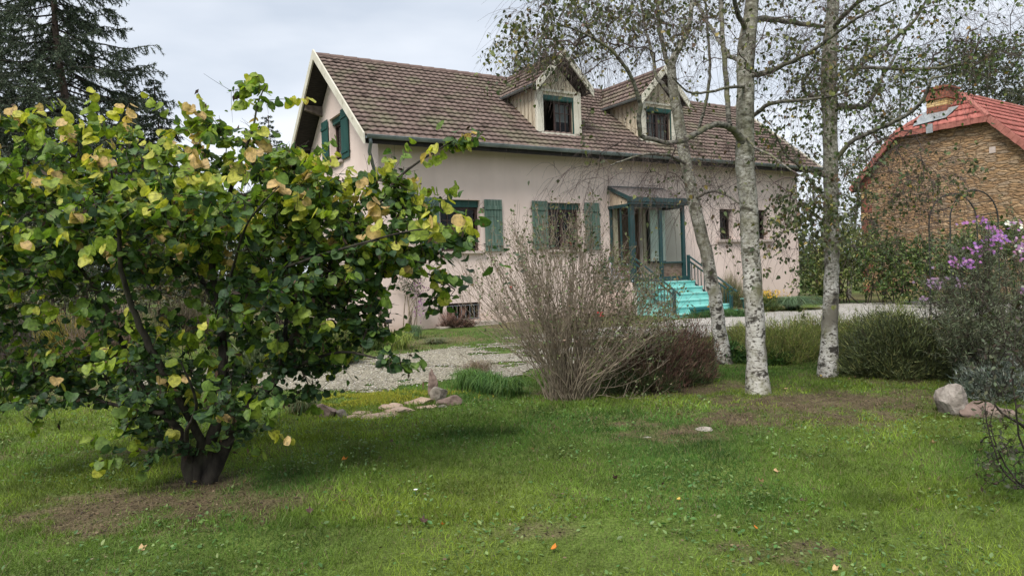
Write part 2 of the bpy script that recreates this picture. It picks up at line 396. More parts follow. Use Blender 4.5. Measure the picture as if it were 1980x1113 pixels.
for (x0, x1) in ((-OG - .035, -OG + .005), (L + OG - .005, L + OG + .035)):
    for fr in (1, -1):
        Y = (lambda v: v) if fr == 1 else (lambda v: W - v)
        b = MB(); b.add([(x, Y(v), z) for x in (x0, x1) for v, z in ((-OE - .06, ZE - .2), (-OE - .05, ZE + .05), (W / 2 - .001, ZR + .13), (W / 2 - .001, ZR - .14))],
                        [(0, 1, 2, 3), (4, 5, 6, 7), (0, 1, 5, 4), (1, 2, 6, 5), (2, 3, 7, 6), (3, 0, 4, 7)])
        b.build('verge_board', M['cream'], house)
for v in (.35, 1.78, W - 1.78, W - .35):
    z = (roofz(v) if v < W / 2 else roofz(W - v)) - .22
    b = MB(); b.add([(x, v + s * .07, z + dz) for x, dz in ((-OG + .04, .0), (0, -.14)) for s in (-1, 1)] + [(x, v + s * .07, z + .14) for x in (-OG + .04, 0) for s in (-1, 1)],
                    [(0, 1, 3, 2), (4, 6, 7, 5), (0, 4, 5, 1), (2, 3, 7, 6), (0, 2, 6, 4), (1, 5, 7, 3)])
    b.build('purlin', M['purlin'], house)

# ---- gutter and downpipe
g = MB()
def half_pipe(mb, x0, x1, yc, zc, r, n=9):
    prof = [(yc - r * math.cos(t), zc - r * math.sin(t)) for t in np.linspace(0, math.pi, n)] 
    prof += [(yc + (r - .006) * math.cos(t), zc - (r - .006) * math.sin(t)) for t in np.linspace(0, math.pi, n)]
    mb.prism(prof, 'x', x0, x1)
GY = -OE - .085
half_pipe(g, -OG + .02, L + OG - .02, GY, ZE - .005, .075)
g.tube([(-OG + .02, GY - .075, ZE - .003), (L + OG - .02, GY - .075, ZE - .003)], .011, 6)
j = g
for k in range(36):
    x = -OG + .25 + k * .45
    prof = [(GY - .081 * math.cos(t), ZE - .003 - .081 * math.sin(t)) for t in np.linspace(0, math.pi, 9)] + [(GY + .076 * math.cos(t), ZE - .003 - .076 * math.sin(t)) for t in np.linspace(0, math.pi, 9)]
    j.prism(prof, 'x', x, x + .022)
gut = g.build('gutter', M['zinc'], house, smooth=False)
d = MB(); d.tube([(-OG + .12, GY, ZE - .07), (-OG + .13, GY + .02, ZE - .17), (-OG + .2, -.35, ZE - .32), (-.16, -.02, ZE - .52), (-.075, .12, ZE - .62), (-.065, .13, ZE - .8)], .042, 10)
d.build('downpipe', M['zinc'], house, smooth=True)
d = MB(); d.tube([(-.065, .13, ZE - .78), (-.065, .13, .25)], .042, 10)
for z in (3.7, 2.2, .9): d.tube([(-.065, .13, z), (-.065, .13, z + .05)], .052, 10)
d.build('downpipe', M['brown_pipe'], house, smooth=False)['label'] = 'brown lower length of the downpipe at the corner'

# ---- windows
def casement(name, a, b, c, d, y, parent, frame_mat, bars_v=(), bars_h=(), leafs=2, P=None, fw=.055, kind='glass', curtain=False):
    P = P or (lambda x, yy, z: (x, yy, z))
    def bx(mb, x0, y0, z0, x1, y1, z1):
        p, q = P(x0, y0, z0), P(x1, y1, z1); mb.box(p, q)
    f = MB()
    bx(f, a, y - .035, c, a + fw, y + .03, d); bx(f, b - fw, y - .035, c, b, y + .03, d)
    bx(f, a + fw, y - .035, d - fw, b - fw, y + .03, d); bx(f, a + fw, y - .035, c, b - fw, y + .03, c + fw)
    if leafs == 2: m_ = (a + b) / 2; bx(f, m_ - .05, y - .03, c + fw, m_ + .05, y + .03, d - fw)
    for t in bars_v: bx(f, a + t * (b - a) - .012, y - .02, c + fw, a + t * (b - a) + .012, y + .015, d - fw)
    for t in bars_h: bx(f, a + fw, y - .022, c + t * (d - c) - .012, b - fw, y + .017, c + t * (d - c) + .012)
    fo = f.build(name, frame_mat, parent)
    p = MB(); q = [P(a + fw, y, c + fw), P(b - fw, y, c + fw), P(b - fw, y, d - fw), P(a + fw, y, d - fw)]
    q2 = [P(a + fw, y + .006, c + fw), P(b - fw, y + .006, c + fw), P(b - fw, y + .006, d - fw), P(a + fw, y + .006, d - fw)]
    p.add(q + q2, [(0, 1, 2, 3), (7, 6, 5, 4)]); p.build('pane', M[kind], fo)
    if curtain:
        k = MB(); n = 24; zt = c + (d - c) * curtain
        vs = []; fs = []
        for i in range(n + 1):
            x = a + fw + (b - a - 2 * fw) * i / n; yy = y + .09 + .015 * math.sin(i * 1.9)
            vs += [P(x, yy, c + .03), P(x, yy, zt)]
            if i: fs.append((2 * i - 2, 2 * i, 2 * i + 1, 2 * i - 1))
        k.add(vs, fs); k.build('curtain', M['curtain'], fo)
    return fo
def sill(a, b, z, parent, P=None, dep=.1, th=.07):
    P = P or (lambda x, y, z: (x, y, z)); s = MB(); s.box(P(a, -dep, z - th), P(b, .2, z - .002)); return s.build('sill', M['sill'], parent, bevel=.006)
def shutter(a, b, c, d, parent, P=None, mt='green_paint', slat=6, thick=.03, off=.03, slope=0):
    P = P or (lambda x, y, z: (x, y, z)); s = MB(); w_ = (b - a) / slat
    for i in range(slat):
        s.box(P(a + i * w_ + .003, -off - thick, c + slope * i), P(a + (i + 1) * w_ - .003, -off, d + slope * i))
    for z in (c + .14 * (d - c), c + .84 * (d - c)):
        s.box(P(a + .01, -off - thick - .022, z - .045), P(b - .01, -off - thick + .001, z + .045))
    o = s.build('shutter', M[mt], parent, bevel=.003)
    for z in (c + .14 * (d - c), c + .84 * (d - c)):
        h = MB(); h.box(P(a - .05, -off - .012, z - .015), P(a + .0, -off + .002, z + .015)); h.build('hinge', M['black_metal'], o)
    return o
for i, (a, b, c, d) in enumerate(WIN[:2]):
    fo = casement('window', a, b, c, d - .17, .2, house, M['brown_frame'], bars_v=(.25, .75), bars_h=(.36, .7), curtain=.45 if i == 0 else None, fw=.07)
    sill(a - .06, b + .06, c, fo)
    s = MB(); s.box((a + .004, .1, d - .17), (b - .004, .23, d - .004)); s.build('roller_shutter_box', M['dark_green'], fo)
    shutter(a - .53, a - .04, c + .02, d + .03, house); shutter(b + .1, b + .62, c - .02, d + .02, house)
for i, (a, b, c, d) in enumerate(WIN[2:]):
    fo = casement('window', a, b, c, d, .2, house, M['brown_frame'], leafs=1 if i == 0 else 2)
    gr = MB(); n = 3 if i == 0 else 7
    for k in range(1, n + 1): gr.tube([(a + (b - a) * k / (n + 1), .07, c), (a + (b - a) * k / (n + 1), .07, d)], .008, 6)
    gr.box((a, .062, c + .08), (b, .078, c + .1)); gr.box((a, .062, d - .1), (b, .078, d - .08))
    gr.build('window_bars', M['black_metal'], fo)
s = MB(); s.box((11.16, -.1, 2.40), (13.74, .2, 2.488)); s.build('sill', M['sill'], house, bevel=.006)
# basement window
fo = casement('basement_window', BAS[0], BAS[1], BAS[2], BAS[3], .2, house, M['brown_frame'], leafs=1)
gr = MB()
for k in range(8): gr.tube([(BAS[0] + .06 + k * .12, .03, BAS[2] + .02), (BAS[0] + .06 + k * .12, .03, BAS[3] - .07)], .007, 6)
gr.box((BAS[0] + .004, .022, BAS[3] - .07), (BAS[1] - .004, .038, BAS[3] - .055)); gr.box((BAS[0] + .004, .022, BAS[2] + .03), (BAS[1] - .004, .038, BAS[2] + .045))
gr.build('window_bars', M['grey_metal'], fo)
s = MB(); s.box((BAS[0] + .42, -.32, .40), (BAS[1] + .32, -.003, .47)); s.box((BAS[0] - .35, -.34, .22), (BAS[1] + .4, -.003, .397)); s.build('sill', M['concrete'], fo, bevel=.01)
# gable window
PG = lambda x, y, z: (y, x, z)
fo = casement('window', GW[0], GW[1], GW[2], GW[3] - .16, .2, house, M['brown_frame'], P=PG)
s = MB(); s.box((.08, GW[0] + .004, GW[3] - .16), (.23, GW[1] - .004, GW[3] - .004)); s.build('roller_shutter_box', M['dark_green'], fo)
sill(GW[0] - .05, GW[1] + .05, GW[2], fo, P=PG)
shutter(GW[1] + .06, GW[1] + .62, GW[2] - .02, GW[3] + .02, house, P=PG, mt='dark_green'); shutter(GW[0] - .62, GW[0] - .06, GW[2] - .02, GW[3] + .02, house, P=PG, mt='dark_green')

# ---- dormers
def dormer(c):
    d = MB(); x0, x1, yf = c - .74, c + .70, .17
    zt = 6.56; ap = 7.38
    y_b = (zt - ZE) / TP - OE
    wi = (c - .55, c + .47, 5.45, 6.47)
    # front face with opening
    wall_grid(d, x0, x1, roofz(yf) - .05, zt, [wi], yf, .14, m=0)
    d.add([(x0, yf, zt), (x1, yf, zt), (c - .02, yf, zt + (x1 - x0) / 2 * .96)], [(0, 1, 2)], 0)
    # cheeks
    for x in (x0, x1): d.add([(x, yf, roofz(yf) - .06), (x, yf, zt + .12), (x, y_b + .25, zt + .12), (x, y_b + .1, roofz(y_b) - .06)], [(0, 1, 2, 3)], 0)
    body = d.build('dormer', M['cladding'], house)
    # battens over the board joints, corner posts, lintel
    bt = M['batten']
    for k in range(1, 8):
        y = yf + .06 + k * .19
        if roofz(y) < zt - .05:
            s = MB(); s.box((x0 - .018, y - .016, roofz(y) - .02), (x0 - .001, y + .016, zt + .04)); s.build('batten', bt, body)
            s = MB(); s.box((x1 + .001, y - .016, roofz(y) - .02), (x1 + .018, y + .016, zt + .04)); s.build('batten', bt, body)
    for k in (-2, -1, 0, 1, 2):
        s = MB(); x = c - .02 + k * .24; s.box((x - .014, yf - .016, zt + .06), (x + .014, yf - .001, zt + (.69 - abs(k) * .24) * .96 - .04)); s.build('batten', bt, body)
    s = MB()
    s.box((x0 - .02, yf - .03, roofz(yf) - .06), (wi[0] - .002, yf + .08, zt - .002)); s.box((wi[1] + .002, yf - .03, roofz(yf) - .06), (x1 + .02, yf + .08, zt - .002))
    s.box((x0 - .02, yf - .035, zt), (x1 + .02, yf - .002, zt + .07)); s.box((wi[0] - .1, yf - .06, wi[2] - .09), (wi[1] + .1, yf + .1, wi[2] - .003))
    s.build('post', M['cream'], body, bevel=.004)
    # roller shutter box and windows
    s = MB(); s.box((wi[0] + .002, yf - .02, wi[3] - .12), (wi[1] - .002, yf + .12, wi[3] + .0)); s.tube([(wi[0] + .003, yf + .02, wi[3] - .1), (wi[1] - .003, yf + .02, wi[3] - .1)], .045, 8)
    s.box((wi[1] - .03, yf - .012, wi[2]), (wi[1] - .003, yf + .02, wi[3] - .12))
    s.build('roller_shutter_box', M['dark_green'], body)
    return body, wi, yf
def dormer_window(body, wi, yf, half_open):
    xm = wi[0] + (wi[1] - wi[0]) * (.4 if half_open else 0)
    f = MB(); y = yf + .1
    fw = .045
    leaves = [(xm, wi[1] - .03)] if half_open else [(wi[0], (wi[0] + wi[1]) / 2), ((wi[0] + wi[1]) / 2, wi[1] - .03)]
    for (a, b) in leaves:
        c_, d_ = wi[2], wi[3] - .14
        f.box((a, y - .02, c_), (a + fw, y + .02, d_)); f.box((b - fw, y - .02, c_), (b, y + .02, d_)); f.box((a + fw, y - .02, c_), (b - fw, y + .02, c_ + fw)); f.box((a + fw, y - .02, d_ - fw), (b - fw, y + .02, d_))
        for t in (.35, .67): f.box((a + (b - a) * t - .01, y - .015, c_ + fw), (a + (b - a) * t + .01, y + .015, d_ - fw))
        f.box((a + fw, y - .017, c_ + (d_ - c_) * .64), (b - fw, y + .017, c_ + (d_ - c_) * .64 + .02))
    fo = f.build('dormer_window', M['brown_frame'], body)
    p = MB()
    for (a, b) in leaves: p.add([(a + .03, y, wi[2] + .03), (b - .03, y, wi[2] + .03), (b - .03, y, wi[3] - .17), (a + .03, y, wi[3] - .17)], [(0, 1, 2, 3)])
    p.build('dormer_pane', M['glass'], body)
    k = MB()
    for (a, b) in leaves:
        n = 10; vs = []; fs = []
        lo = wi[2] + (.35 if half_open else .05)
        for i in range(n + 1):
            x = a + .05 + (b - a - .1) * i / n; yy = y + .06 + .015 * math.sin(i * 2.1); vs += [(x, yy, lo), (x, yy, wi[3] - .18)]
            if i: fs.append((2 * i - 2, 2 * i, 2 * i + 1, 2 * i - 1))
        k.add(vs, fs)
    k.build('dormer_curtain', M['curtain'], body)
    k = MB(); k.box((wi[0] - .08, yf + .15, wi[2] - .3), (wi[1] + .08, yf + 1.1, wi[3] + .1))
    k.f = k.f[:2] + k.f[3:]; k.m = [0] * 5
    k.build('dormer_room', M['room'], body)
for ci, c in enumerate(DORM):
    body, wi, yf = dormer(c)
    dormer_window(body, wi, yf, ci == 0)
    # the little gabled roof
    DS = .96; half = .93; za = 7.58; ce = 1 / math.sqrt(1 + DS * DS); sl = half / ce; yfr = -.12
    cen = c + .01
    Vs = []; Fs = []; Cs = []; nb = 0
    yback = (za - ZE) / TP - OE + .15
    for sd in (-1, 1):
        Va, Fa, Ca = tiled(0, yback - yfr, sl, 5, wave=.19, seed=20 + ci * 3 + sd)
        a, s_, h = Va.T
        x = cen + sd * (half - s_ * ce) + sd * h * DS * ce; z = za - half * DS + s_ * DS * ce + h * ce; y = yfr + a
        Vw = np.stack([x, y, z], 1)
        k = (roofz(Vw[Fa].mean(1)[:, 1]) < Vw[Fa].mean(1)[:, 2] + .06)
        Vs.append(Vw); Fs.append(Fa[k] + nb); Cs.append(Ca); nb += len(Vw)
    me = mesh_np('dormer_roof', np.concatenate(Vs), np.concatenate(Fs), np.concatenate(Cs))
    link('dormer_roof', me, M['tile'], body)
    s = MB()
    for sd in (-1, 1):
        e = lambda t, dz, y: (cen + sd * (half + .02) * (1 - t), y, za - (half + .02) * DS * (1 - t) + dz)
        y0, y1 = yfr - .04, yfr - .001
        s.add([e(0, -.19, y0), e(0, .05, y0), e(1, .11, y0), e(1, -.13, y0), e(0, -.19, y1), e(0, .05, y1), e(1, .11, y1), e(1, -.13, y1)],
              [(0, 1, 2, 3), (7, 6, 5, 4), (0, 4, 5, 1), (1, 5, 6, 2), (2, 6, 7, 3), (3, 7, 4, 0)])
    s.build('dormer_verge_board', M['cream'], body)
    s = MB()
    for sd in (-1, 1):
        pts = [(cen + sd * half, y, za - half * DS - .05) for y in (yfr, 1.75)] + [(cen, y, za - .05) for y in (yback - .5, yfr)]
        s.add(pts, [(0, 1, 2, 3)]); s.add([(x, y, z - .03) for x, y, z in pts], [(3, 2, 1, 0)])
        s.box((cen + sd * (half - .1) - .05, yfr, za - half * DS - .12), (cen + sd * (half - .1) + .05, yf, za - half * DS + .0))
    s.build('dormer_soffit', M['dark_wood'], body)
    s = MB(); s.tube([(cen, yfr - .03, za - .0), (cen, yback, za + .0)], .1, 8); s.build('dormer_ridge', mat('ridge_clay', (.12, .08, .07), (.17, .12, .10), scale=5), body)
    s = MB()
    for sd in (-1, 1):
        prof = [(cen + sd * (half + .05) - .055 * math.cos(t), za - half * DS - .02 - .055 * math.sin(t)) for t in np.linspace(0, math.pi, 8)]
        s.prism(prof, 'y', yfr + .02, 1.72)
    s.build('dormer_gutter', M['zinc'], body)
# chimney
s = MB(); s.box((6.38, 3.25, 7.0), (6.92, 3.85, 8.08)); s.box((6.33, 3.2, 8.08), (6.97, 3.9, 8.13))
for a in (6.36, 6.86): s.box((a, 3.24, 8.13), (a + .07, 3.86, 8.2))
s.box((6.3, 3.17, 8.2), (7.0, 3.93, 8.26)); s.build('chimney', mat('chimney_render', (.2, .16, .13), (.3, .25, .2), scale=8, bump=.004), house, bevel=.008)

# ---- glazed porch
PX0, PX1, PV, PZ = 6.86, 8.90, -.92, 1.38
pf = MB()
def post(x0, x1, y0, y1, z0=PZ, z1=3.42): pf.box((x0, y0, z0), (x1, y1, z1))
post(PX0, PX0 + .09, PV, PV + .1); post(PX0 + .1, PX0 + .16, PV + .01, PV + .09)
post(PX0 + .003, PX0 + .06, -.07, -.003); post(PX1 - .09, PX1, PV, PV + .1); post(PX1 - .06, PX1 - .003, -.07, -.003)
post(7.93, 7.99, PV + .01, PV + .08); post(7.995, 8.04, PV + .015, PV + .07)
post(PX0 + .01, PX0 + .05, -.5, -.45)
# eaves beam with two mouldings, sloping side rafters, sill rails
pf.box((PX0 - .05, PV - .1, 3.42), (PX1 + .06, PV + .06, 3.49)); pf.box((PX0 - .07, PV - .13, 3.49), (PX1 + .08, PV + .04, 3.56)); pf.box((PX0 - .05, PV - .1, 3.56), (PX1 + .06, PV + .03, 3.61))
for x in (PX0 + .0, PX1 - .0):
    pf.bar((x, PV - .02, 3.58), (x, -.01, 3.98), .07, .1, up=(0, 0, 1)); pf.box((x - .035, PV + .06, 3.36), (x + .035, -.003, 3.45))
pf.bar(((PX0 + PX1) / 2, PV - .02, 3.63), ((PX0 + PX1) / 2, -.01, 4.0), .035, .04)
pf.box((PX0, -.06, 3.93), (PX1, -.003, 4.03))
pf.box((PX0 - .02, PV - .03, PZ - .1), (PX1 + .02, PV + .08, PZ + .02))
pf.box((PX0 + .16, PV + .02, 3.36), (PX1 - .09, PV + .08, 3.42)); pf.box((7.99, PV + .02, 1.78), (PX1 - .09, PV + .07, 1.82))
pf.box((PX0 + .01, PV + .1, 1.75), (PX0 + .05, -.07, 1.8))
porch = pf.build('porch', M['teal'], house, bevel=.003)
s = MB(); s.add([(PX0 - .03, PV - .06, 3.625), (PX1 + .03, PV - .06, 3.625), (PX1 + .03, -.005, 4.035), (PX0 - .03, -.005, 4.035)], [(0, 1, 2, 3)])
s.build('porch_roof', mat('smoked_roof_panel', (.12, .105, .10), (.17, .15, .145), rough=.25, scale=3, spec=.5), porch)
s = MB()
s.add([(PX0 + .03, PV + .1, 1.8), (PX0 + .03, -.07, 1.8), (PX0 + .03, -.07, 3.36), (PX0 + .03, PV + .1, 3.36)], [(0, 1, 2, 3)])
s.add([(PX1 - .03, PV + .1, PZ + .4), (PX1 - .03, -.07, PZ + .4), (PX1 - .03, -.07, 3.36), (PX1 - .03, PV + .1, 3.36)], [(0, 1, 2, 3)])
s.add([(8.04, PV + .04, 1.82), (PX1 - .09, PV + .04, 1.82), (PX1 - .09, PV + .04, 3.36), (8.04, PV + .04, 3.36)], [(0, 1, 2, 3)])
s.add([(PX0 + .17, PV + .06, PZ + .03), (7.93, PV + .06, PZ + .03), (7.93, PV + .06, 3.36), (PX0 + .17, PV + .06, 3.36)], [(0, 1, 2, 3)])
s.build('porch_pane', M['clear'], porch)
s = MB(); s.add([(PX0 + .03, PV + .08, 3.45), (PX0 + .03, -.02, 3.45), (PX0 + .03, -.02, 3.86), (PX0 + .03, PV + .08, 3.5)], [(0, 1, 2, 3)]); s.build('gable_panel', M['beige'], porch)
# landing slab, dwarf wall of thin stone courses, inner board, door
s = MB(); s.box((PX0 - .02, PV - .02, .1), (PX1 + .02, -.004, PZ - .105)); s.build('landing', M['plaster'], porch)
s = MB(); s.box((PX0 + .06, PV + .1, PZ - .1), (PX1 - .06, -.005, PZ - .01)); s.build('porch_floor', M['concrete'], porch)
mstone = mat('thin_stone_courses', (.10, .065, .05), (.24, .17, .13), rough=.95, scale=3, stretch=(2, 2, 14), bump=.006)
s = MB(); s.box((8.05, PV + .085, PZ - .005), (PX1 - .1, PV + .2, 1.79)); s.build('dwarf_wall', mstone, porch)
s = MB(); s.box((PX0 + .01, PV + .1, PZ + .0), (PX0 + .12, -.08, 1.74)); s.build('dwarf_wall', mstone, porch)
s = MB(); s.box((8.26, -.16, 1.86), (8.84, -.12, 3.36)); s.build('display_board', M['board'], porch)
s = MB(); s.box((8.2, -.115, 1.8), (8.26, -.06, 3.4)); s.box((8.2, -.16, 1.8), (8.84, -.11, 1.86)); s.build('board_frame', M['black_metal'], porch)
s = MB(); s.box((DOOR[0], .1, DOOR[2]), (DOOR[0] + .07, .2, DOOR[3])); s.box((DOOR[1] - .07, .1, DOOR[2]), (DOOR[1], .2, DOOR[3])); s.box((DOOR[0] + .07, .1, DOOR[3] - .08), (DOOR[1] - .07, .2, DOOR[3]))
s.box((DOOR[0] + .075, .13, DOOR[2]), (DOOR[1] - .075, .17, DOOR[3] - .085))
for z0, z1 in ((1.5, 2.1), (2.25, 3.2)): s.box((DOOR[0] + .2, .112, z0), (DOOR[1] - .2, .129, z1))
dr = s.build('front_door', M['door_wood'], house, bevel=.004)
s = MB(); s.tube([(DOOR[1] - .14, .08, 2.4), (DOOR[1] - .28, .08, 2.4)], .012, 8); s.box((DOOR[1] - .155, .08, 2.35), (DOOR[1] - .125, .129, 2.45)); s.build('door_handle', M['grey_metal'], dr)
s = MB(); s.box((8.08, -.05, PZ), (8.19, -.004, 3.4)); s.box((6.98, -.045, PZ), (7.13, -.004, 3.42)); s.build('door_trim', M['beige'], porch)

# ---- steps and railings
st = MB(); rise = .162; tread = .29
for k in range(6):
    z1 = PZ - .115 - k * rise; y1 = PV - .03 - k * tread
    xa = PX0 + .12 - (.22 if k >= 4 else 0); xb = PX1 - .0 + (.1 if k >= 2 else 0)
    st.box((xa, y1 - tread, -.1), (xb, y1 - .002, z1 - .035)); st.box((xa - .01, y1 - tread - .02, z1 - .035), (xb + .01, y1 - .0, z1))
st.build('steps', M['step'], house, bevel=.004)
def railing(x, parent):
    r = MB(); yt, yb = PV - .03, -2.5; zt, zb = 2.03, 1.12
    zz = lambda y, z0: z0 + (y - yt) * (zt - zb) / (yt - yb)
    r.tube([(x, yt, zz(yt, 1.98)), (x, yb - .22, zz(yb - .22, 1.98))], .027, 8); r.bar((x, yt, zz(yt, 1.84)), (x, yb, zz(yb, 1.84)), .035, .04)
    r.bar((x, yt, zz(yt, 1.30)), (x, yb, zz(yb, 1.30)), .035, .04)
    for k in range(1, 13):
        y = yt + (yb - yt) * k / 13; r.box((x - .009, y - .009, zz(y, 1.30)), (x + .009, y + .009, zz(y, 1.83)))
    r.box((x - .035, yb - .035, .42), (x + .035, yb + .035, zz(yb, 1.96))); r.box((x - .035, yt - .04, 1.2), (x + .035, yt + .03, zz(yt, 2.0)))
    return r.build('railing', M['teal'], parent)
railing(PX1 + .06, house); railing(PX0 + .02, house)
# ------------------------------------------------------------------ ground
def inside(px, py, poly):
    r = np.zeros(px.shape, bool); n = len(poly)
    for i in range(n):
        x0, y0 = poly[i]; x1, y1 = poly[(i + 1) % n]
        c = ((y0 > py) != (y1 > py)) & (px < (x1 - x0) * (py - y0) / (y1 - y0 + 1e-12) + x0)
        r ^= c
    return r
def gpix(x, y):
    """ground point seen at photo pixel"""
    d = CF + (x - 990) / FPX * CR + (556.5 - y) / FPX * CU; t = .5
    while t < 200:
        P = EYE + d * t
        if P[2] < gz(P[1]): break
        t *= 1.004
    return (float(P[0]), float(P[1]))
GRAVEL = [gpix(*q) for q in [(250, 748), (345, 758), (470, 742), (600, 757), (700, 750), (800, 742), (900, 728), (1010, 722), (1140, 690), (1230, 668), (1310, 655), (1420, 648), (1520, 638), (1620, 628), (1720, 624), (1830, 618), (1990, 612),
                              (1990, 586), (1800, 582), (1610, 589), (1560, 602), (1450, 607), (1400, 609), (1300, 618), (1190, 632), (1060, 645), (930, 662), (800, 680), (660, 694), (560, 704), (440, 712), (250, 716)]]
def ell(x, y, c, r, pw=1.0, rot=0.0):
    dx, dy = x - c[0], y - c[1]
    if rot: dx, dy = dx * math.cos(rot) + dy * math.sin(rot), -dx * math.sin(rot) + dy * math.cos(rot)
    return np.clip(1.35 - np.sqrt((dx / r[0]) ** 2 + (dy / r[1]) ** 2), 0, 1)
def bare_mask(x, y):
    b = ell(x, y, (-2.55, 4.75), (1.15, .50)) * .95
    b = np.maximum(b, ell(x, y, (-2.35, 5.25), (.35, .3)))
    b = np.maximum(b, ell(x, y, (-3.6, 6.3), (.8, .25)) * .6)
    b = np.maximum(b, ell(x, y, (3.1, 7.4), (1.35, .62)) * 1.15)
    b = np.maximum(b, ell(x, y, (2.5, 6.75), (1.7, .5)) * .75)
    b = np.maximum(b, ell(x, y, (1.35, 6.25), (.6, .3)) * .6)
    b = np.maximum(b, ell(x, y, (1.5, 8.35), (1.9, .42)) * 1.0)
    b = np.maximum(b, ell(x, y, (3.8, 8.85), (.35, .3)) * .5)
    b = np.maximum(b, ell(x, y, (.05, 4.15), (.35, .22)) * .55)
    b = np.maximum(b, ell(x, y, (1.35, 3.75), (.5, .18)) * .6)
    b = np.maximum(b, ell(x, y, (4.7, 8.5), (1.0, .6)) * .8)
    b = np.maximum(b, ell(x, y, (-5.5, 9.5), (2.5, 1.2)) * .8)
    n = fbm(x, y, .55, 3); n2 = fbm(x, y, .12, 9, 3)
    m = b * 1.25 + (n - .5) * 1.2 + (n2 - .5) * 1.6 - .36
    return np.clip(m * 1.1, 0, .88) * (b > 0)
DRYZ = gpix(860, 660)
def surf_cols(x, y):
    """albedo of turf/soil at a place"""
    big = fbm(x, y, 2.2, 11, 3)[:, None]; mid = fbm(x, y, .5, 21, 3)[:, None]; fine = vnoise(x, y, .03, 31)[:, None]
    c = np.array([.060, .100, .024]) * (1 - big) + np.array([.105, .140, .030]) * big
    c = c * (.75 + .5 * mid) * (.7 + .6 * fine)
    b = bare_mask(x, y)[:, None]
    soil = (np.array([.070, .048, .032]) * (1 - fine) + np.array([.15, .11, .072]) * fine) * (.7 + .6 * mid)
    c = c * (1 - b) + soil * b
    # dry, strawy turf along the house and round the drive; laurel bed
    dry = np.clip((fbm(x, y, .9, 41, 4) - .42) * 5, 0, 1)[:, None] * np.clip((y - 9.5) / 2.5, 0, 1)[:, None]
    c = c * (1 - .75 * dry) + (np.array([.16, .125, .07]) * (.6 + .7 * fine)) * .75 * dry
    return c
def u_axis(a, b, fine, far, grow=1.22):
    n = int(round((b - a) / fine)); mid = list(np.linspace(a, b, n + 1)); st = fine; lo = [a]; hi = [b]
    while lo[-1] > -far: st *= grow; lo.append(lo[-1] - st)
    st = fine
    while hi[-1] < far: st *= grow; hi.append(hi[-1] + st)
    return np.array(lo[1:][::-1] + mid + hi[1:])
gx = u_axis(-9, 14, .07, 900); gy = u_axis(2.2, 22, .07, 900); gy = gy[gy > -60]
X, Y = np.meshgrid(gx, gy); xs, ys = X.ravel(), Y.ravel()
def lawn_z(x, y): return gz(y) + (fbm(x, y, 1.6, 5, 3) - .5) * .05 * np.clip(1 - (y - 10) / 4, 0, 1)
zs = lawn_z(xs, ys); nx = len(gx); ny = len(gy)
ii, jj = np.meshgrid(np.arange(nx - 1), np.arange(ny - 1)); b0 = (jj * nx + ii).ravel()
F = np.stack([b0, b0 + 1, b0 + nx + 1, b0 + nx], 1)
lawn = link('lawn', mesh_np('lawn', np.stack([xs, ys, zs], 1), F, surf_cols(xs, ys), smooth=True),
            mat('turf_and_soil', (.6, .6, .6), (1.3, 1.3, 1.3), rough=.95, scale=60, detail=4, bump=.012, bscale=70, vcol=True, spec=.1))
tag(lawn, kind='structure')
# drive
def grav_cov(x, y):
    # signed distance-like weight by sampling the polygon edge with noise
    dx = (fbm(x, y, .8, 51, 4) - .5) * 1.0; dy = (fbm(x, y, .8, 61, 4) - .5) * 1.3
    ins = inside(x + dx, y + dy, GRAVEL)
    weeds = fbm(x * .55, y, .7, 71, 4)
    thr = np.where(x < 3.2, .55, .72)
    fine_ = fbm(x * .6, y, .16, 75, 3)
    edge = fbm(x * .4, y, .5, 77, 3)
    return ins & (weeds + (fine_ - .5) * .45 < thr + (edge - .5) * .2)
hx = np.arange(-8.5, 17, .05); hy = np.arange(8.2, 22.6, .05)
X, Y = np.meshgrid(hx, hy); xs, ys = X.ravel(), Y.ravel()
ii, jj = np.meshgrid(np.arange(len(hx) - 1), np.arange(len(hy) - 1)); b0 = (jj * len(hx) + ii).ravel()
ctr = np.stack([xs[b0] + .025, ys[b0] + .025], 1); ok = grav_cov(ctr[:, 0], ctr[:, 1])
F = np.stack([b0, b0 + 1, b0 + len(hx) + 1, b0 + len(hx)], 1)[ok]
used = np.zeros(len(xs), bool); used[F.ravel()] = True; rem = np.cumsum(used) - 1
V = np.stack([xs, ys, lawn_z(xs, ys) + .012], 1)[used]
fn = vnoise(V[:, 0], V[:, 1], .9, 81)[:, None]; fine = vnoise(V[:, 0], V[:, 1], .05, 82)[:, None]
left = np.clip((3.2 - V[:, 0:1]) / 4, 0, 1)
cc = (np.array([.44, .425, .40]) * (1 - left) + np.array([.31, .29, .23]) * left) * (.75 + .25 * fn) * (.75 + .4 * fine)
drive = link('gravel_drive', mesh_np('gravel_drive', V, rem[F], cc, smooth=True), mat('gravel', (.35, .33, .3), (1.35, 1.32, 1.28), rough=.95, scale=38, detail=3, contrast=(.4, .58), bump=.02, bscale=45, vcol=True, spec=.1))
tag(drive, kind='structure')

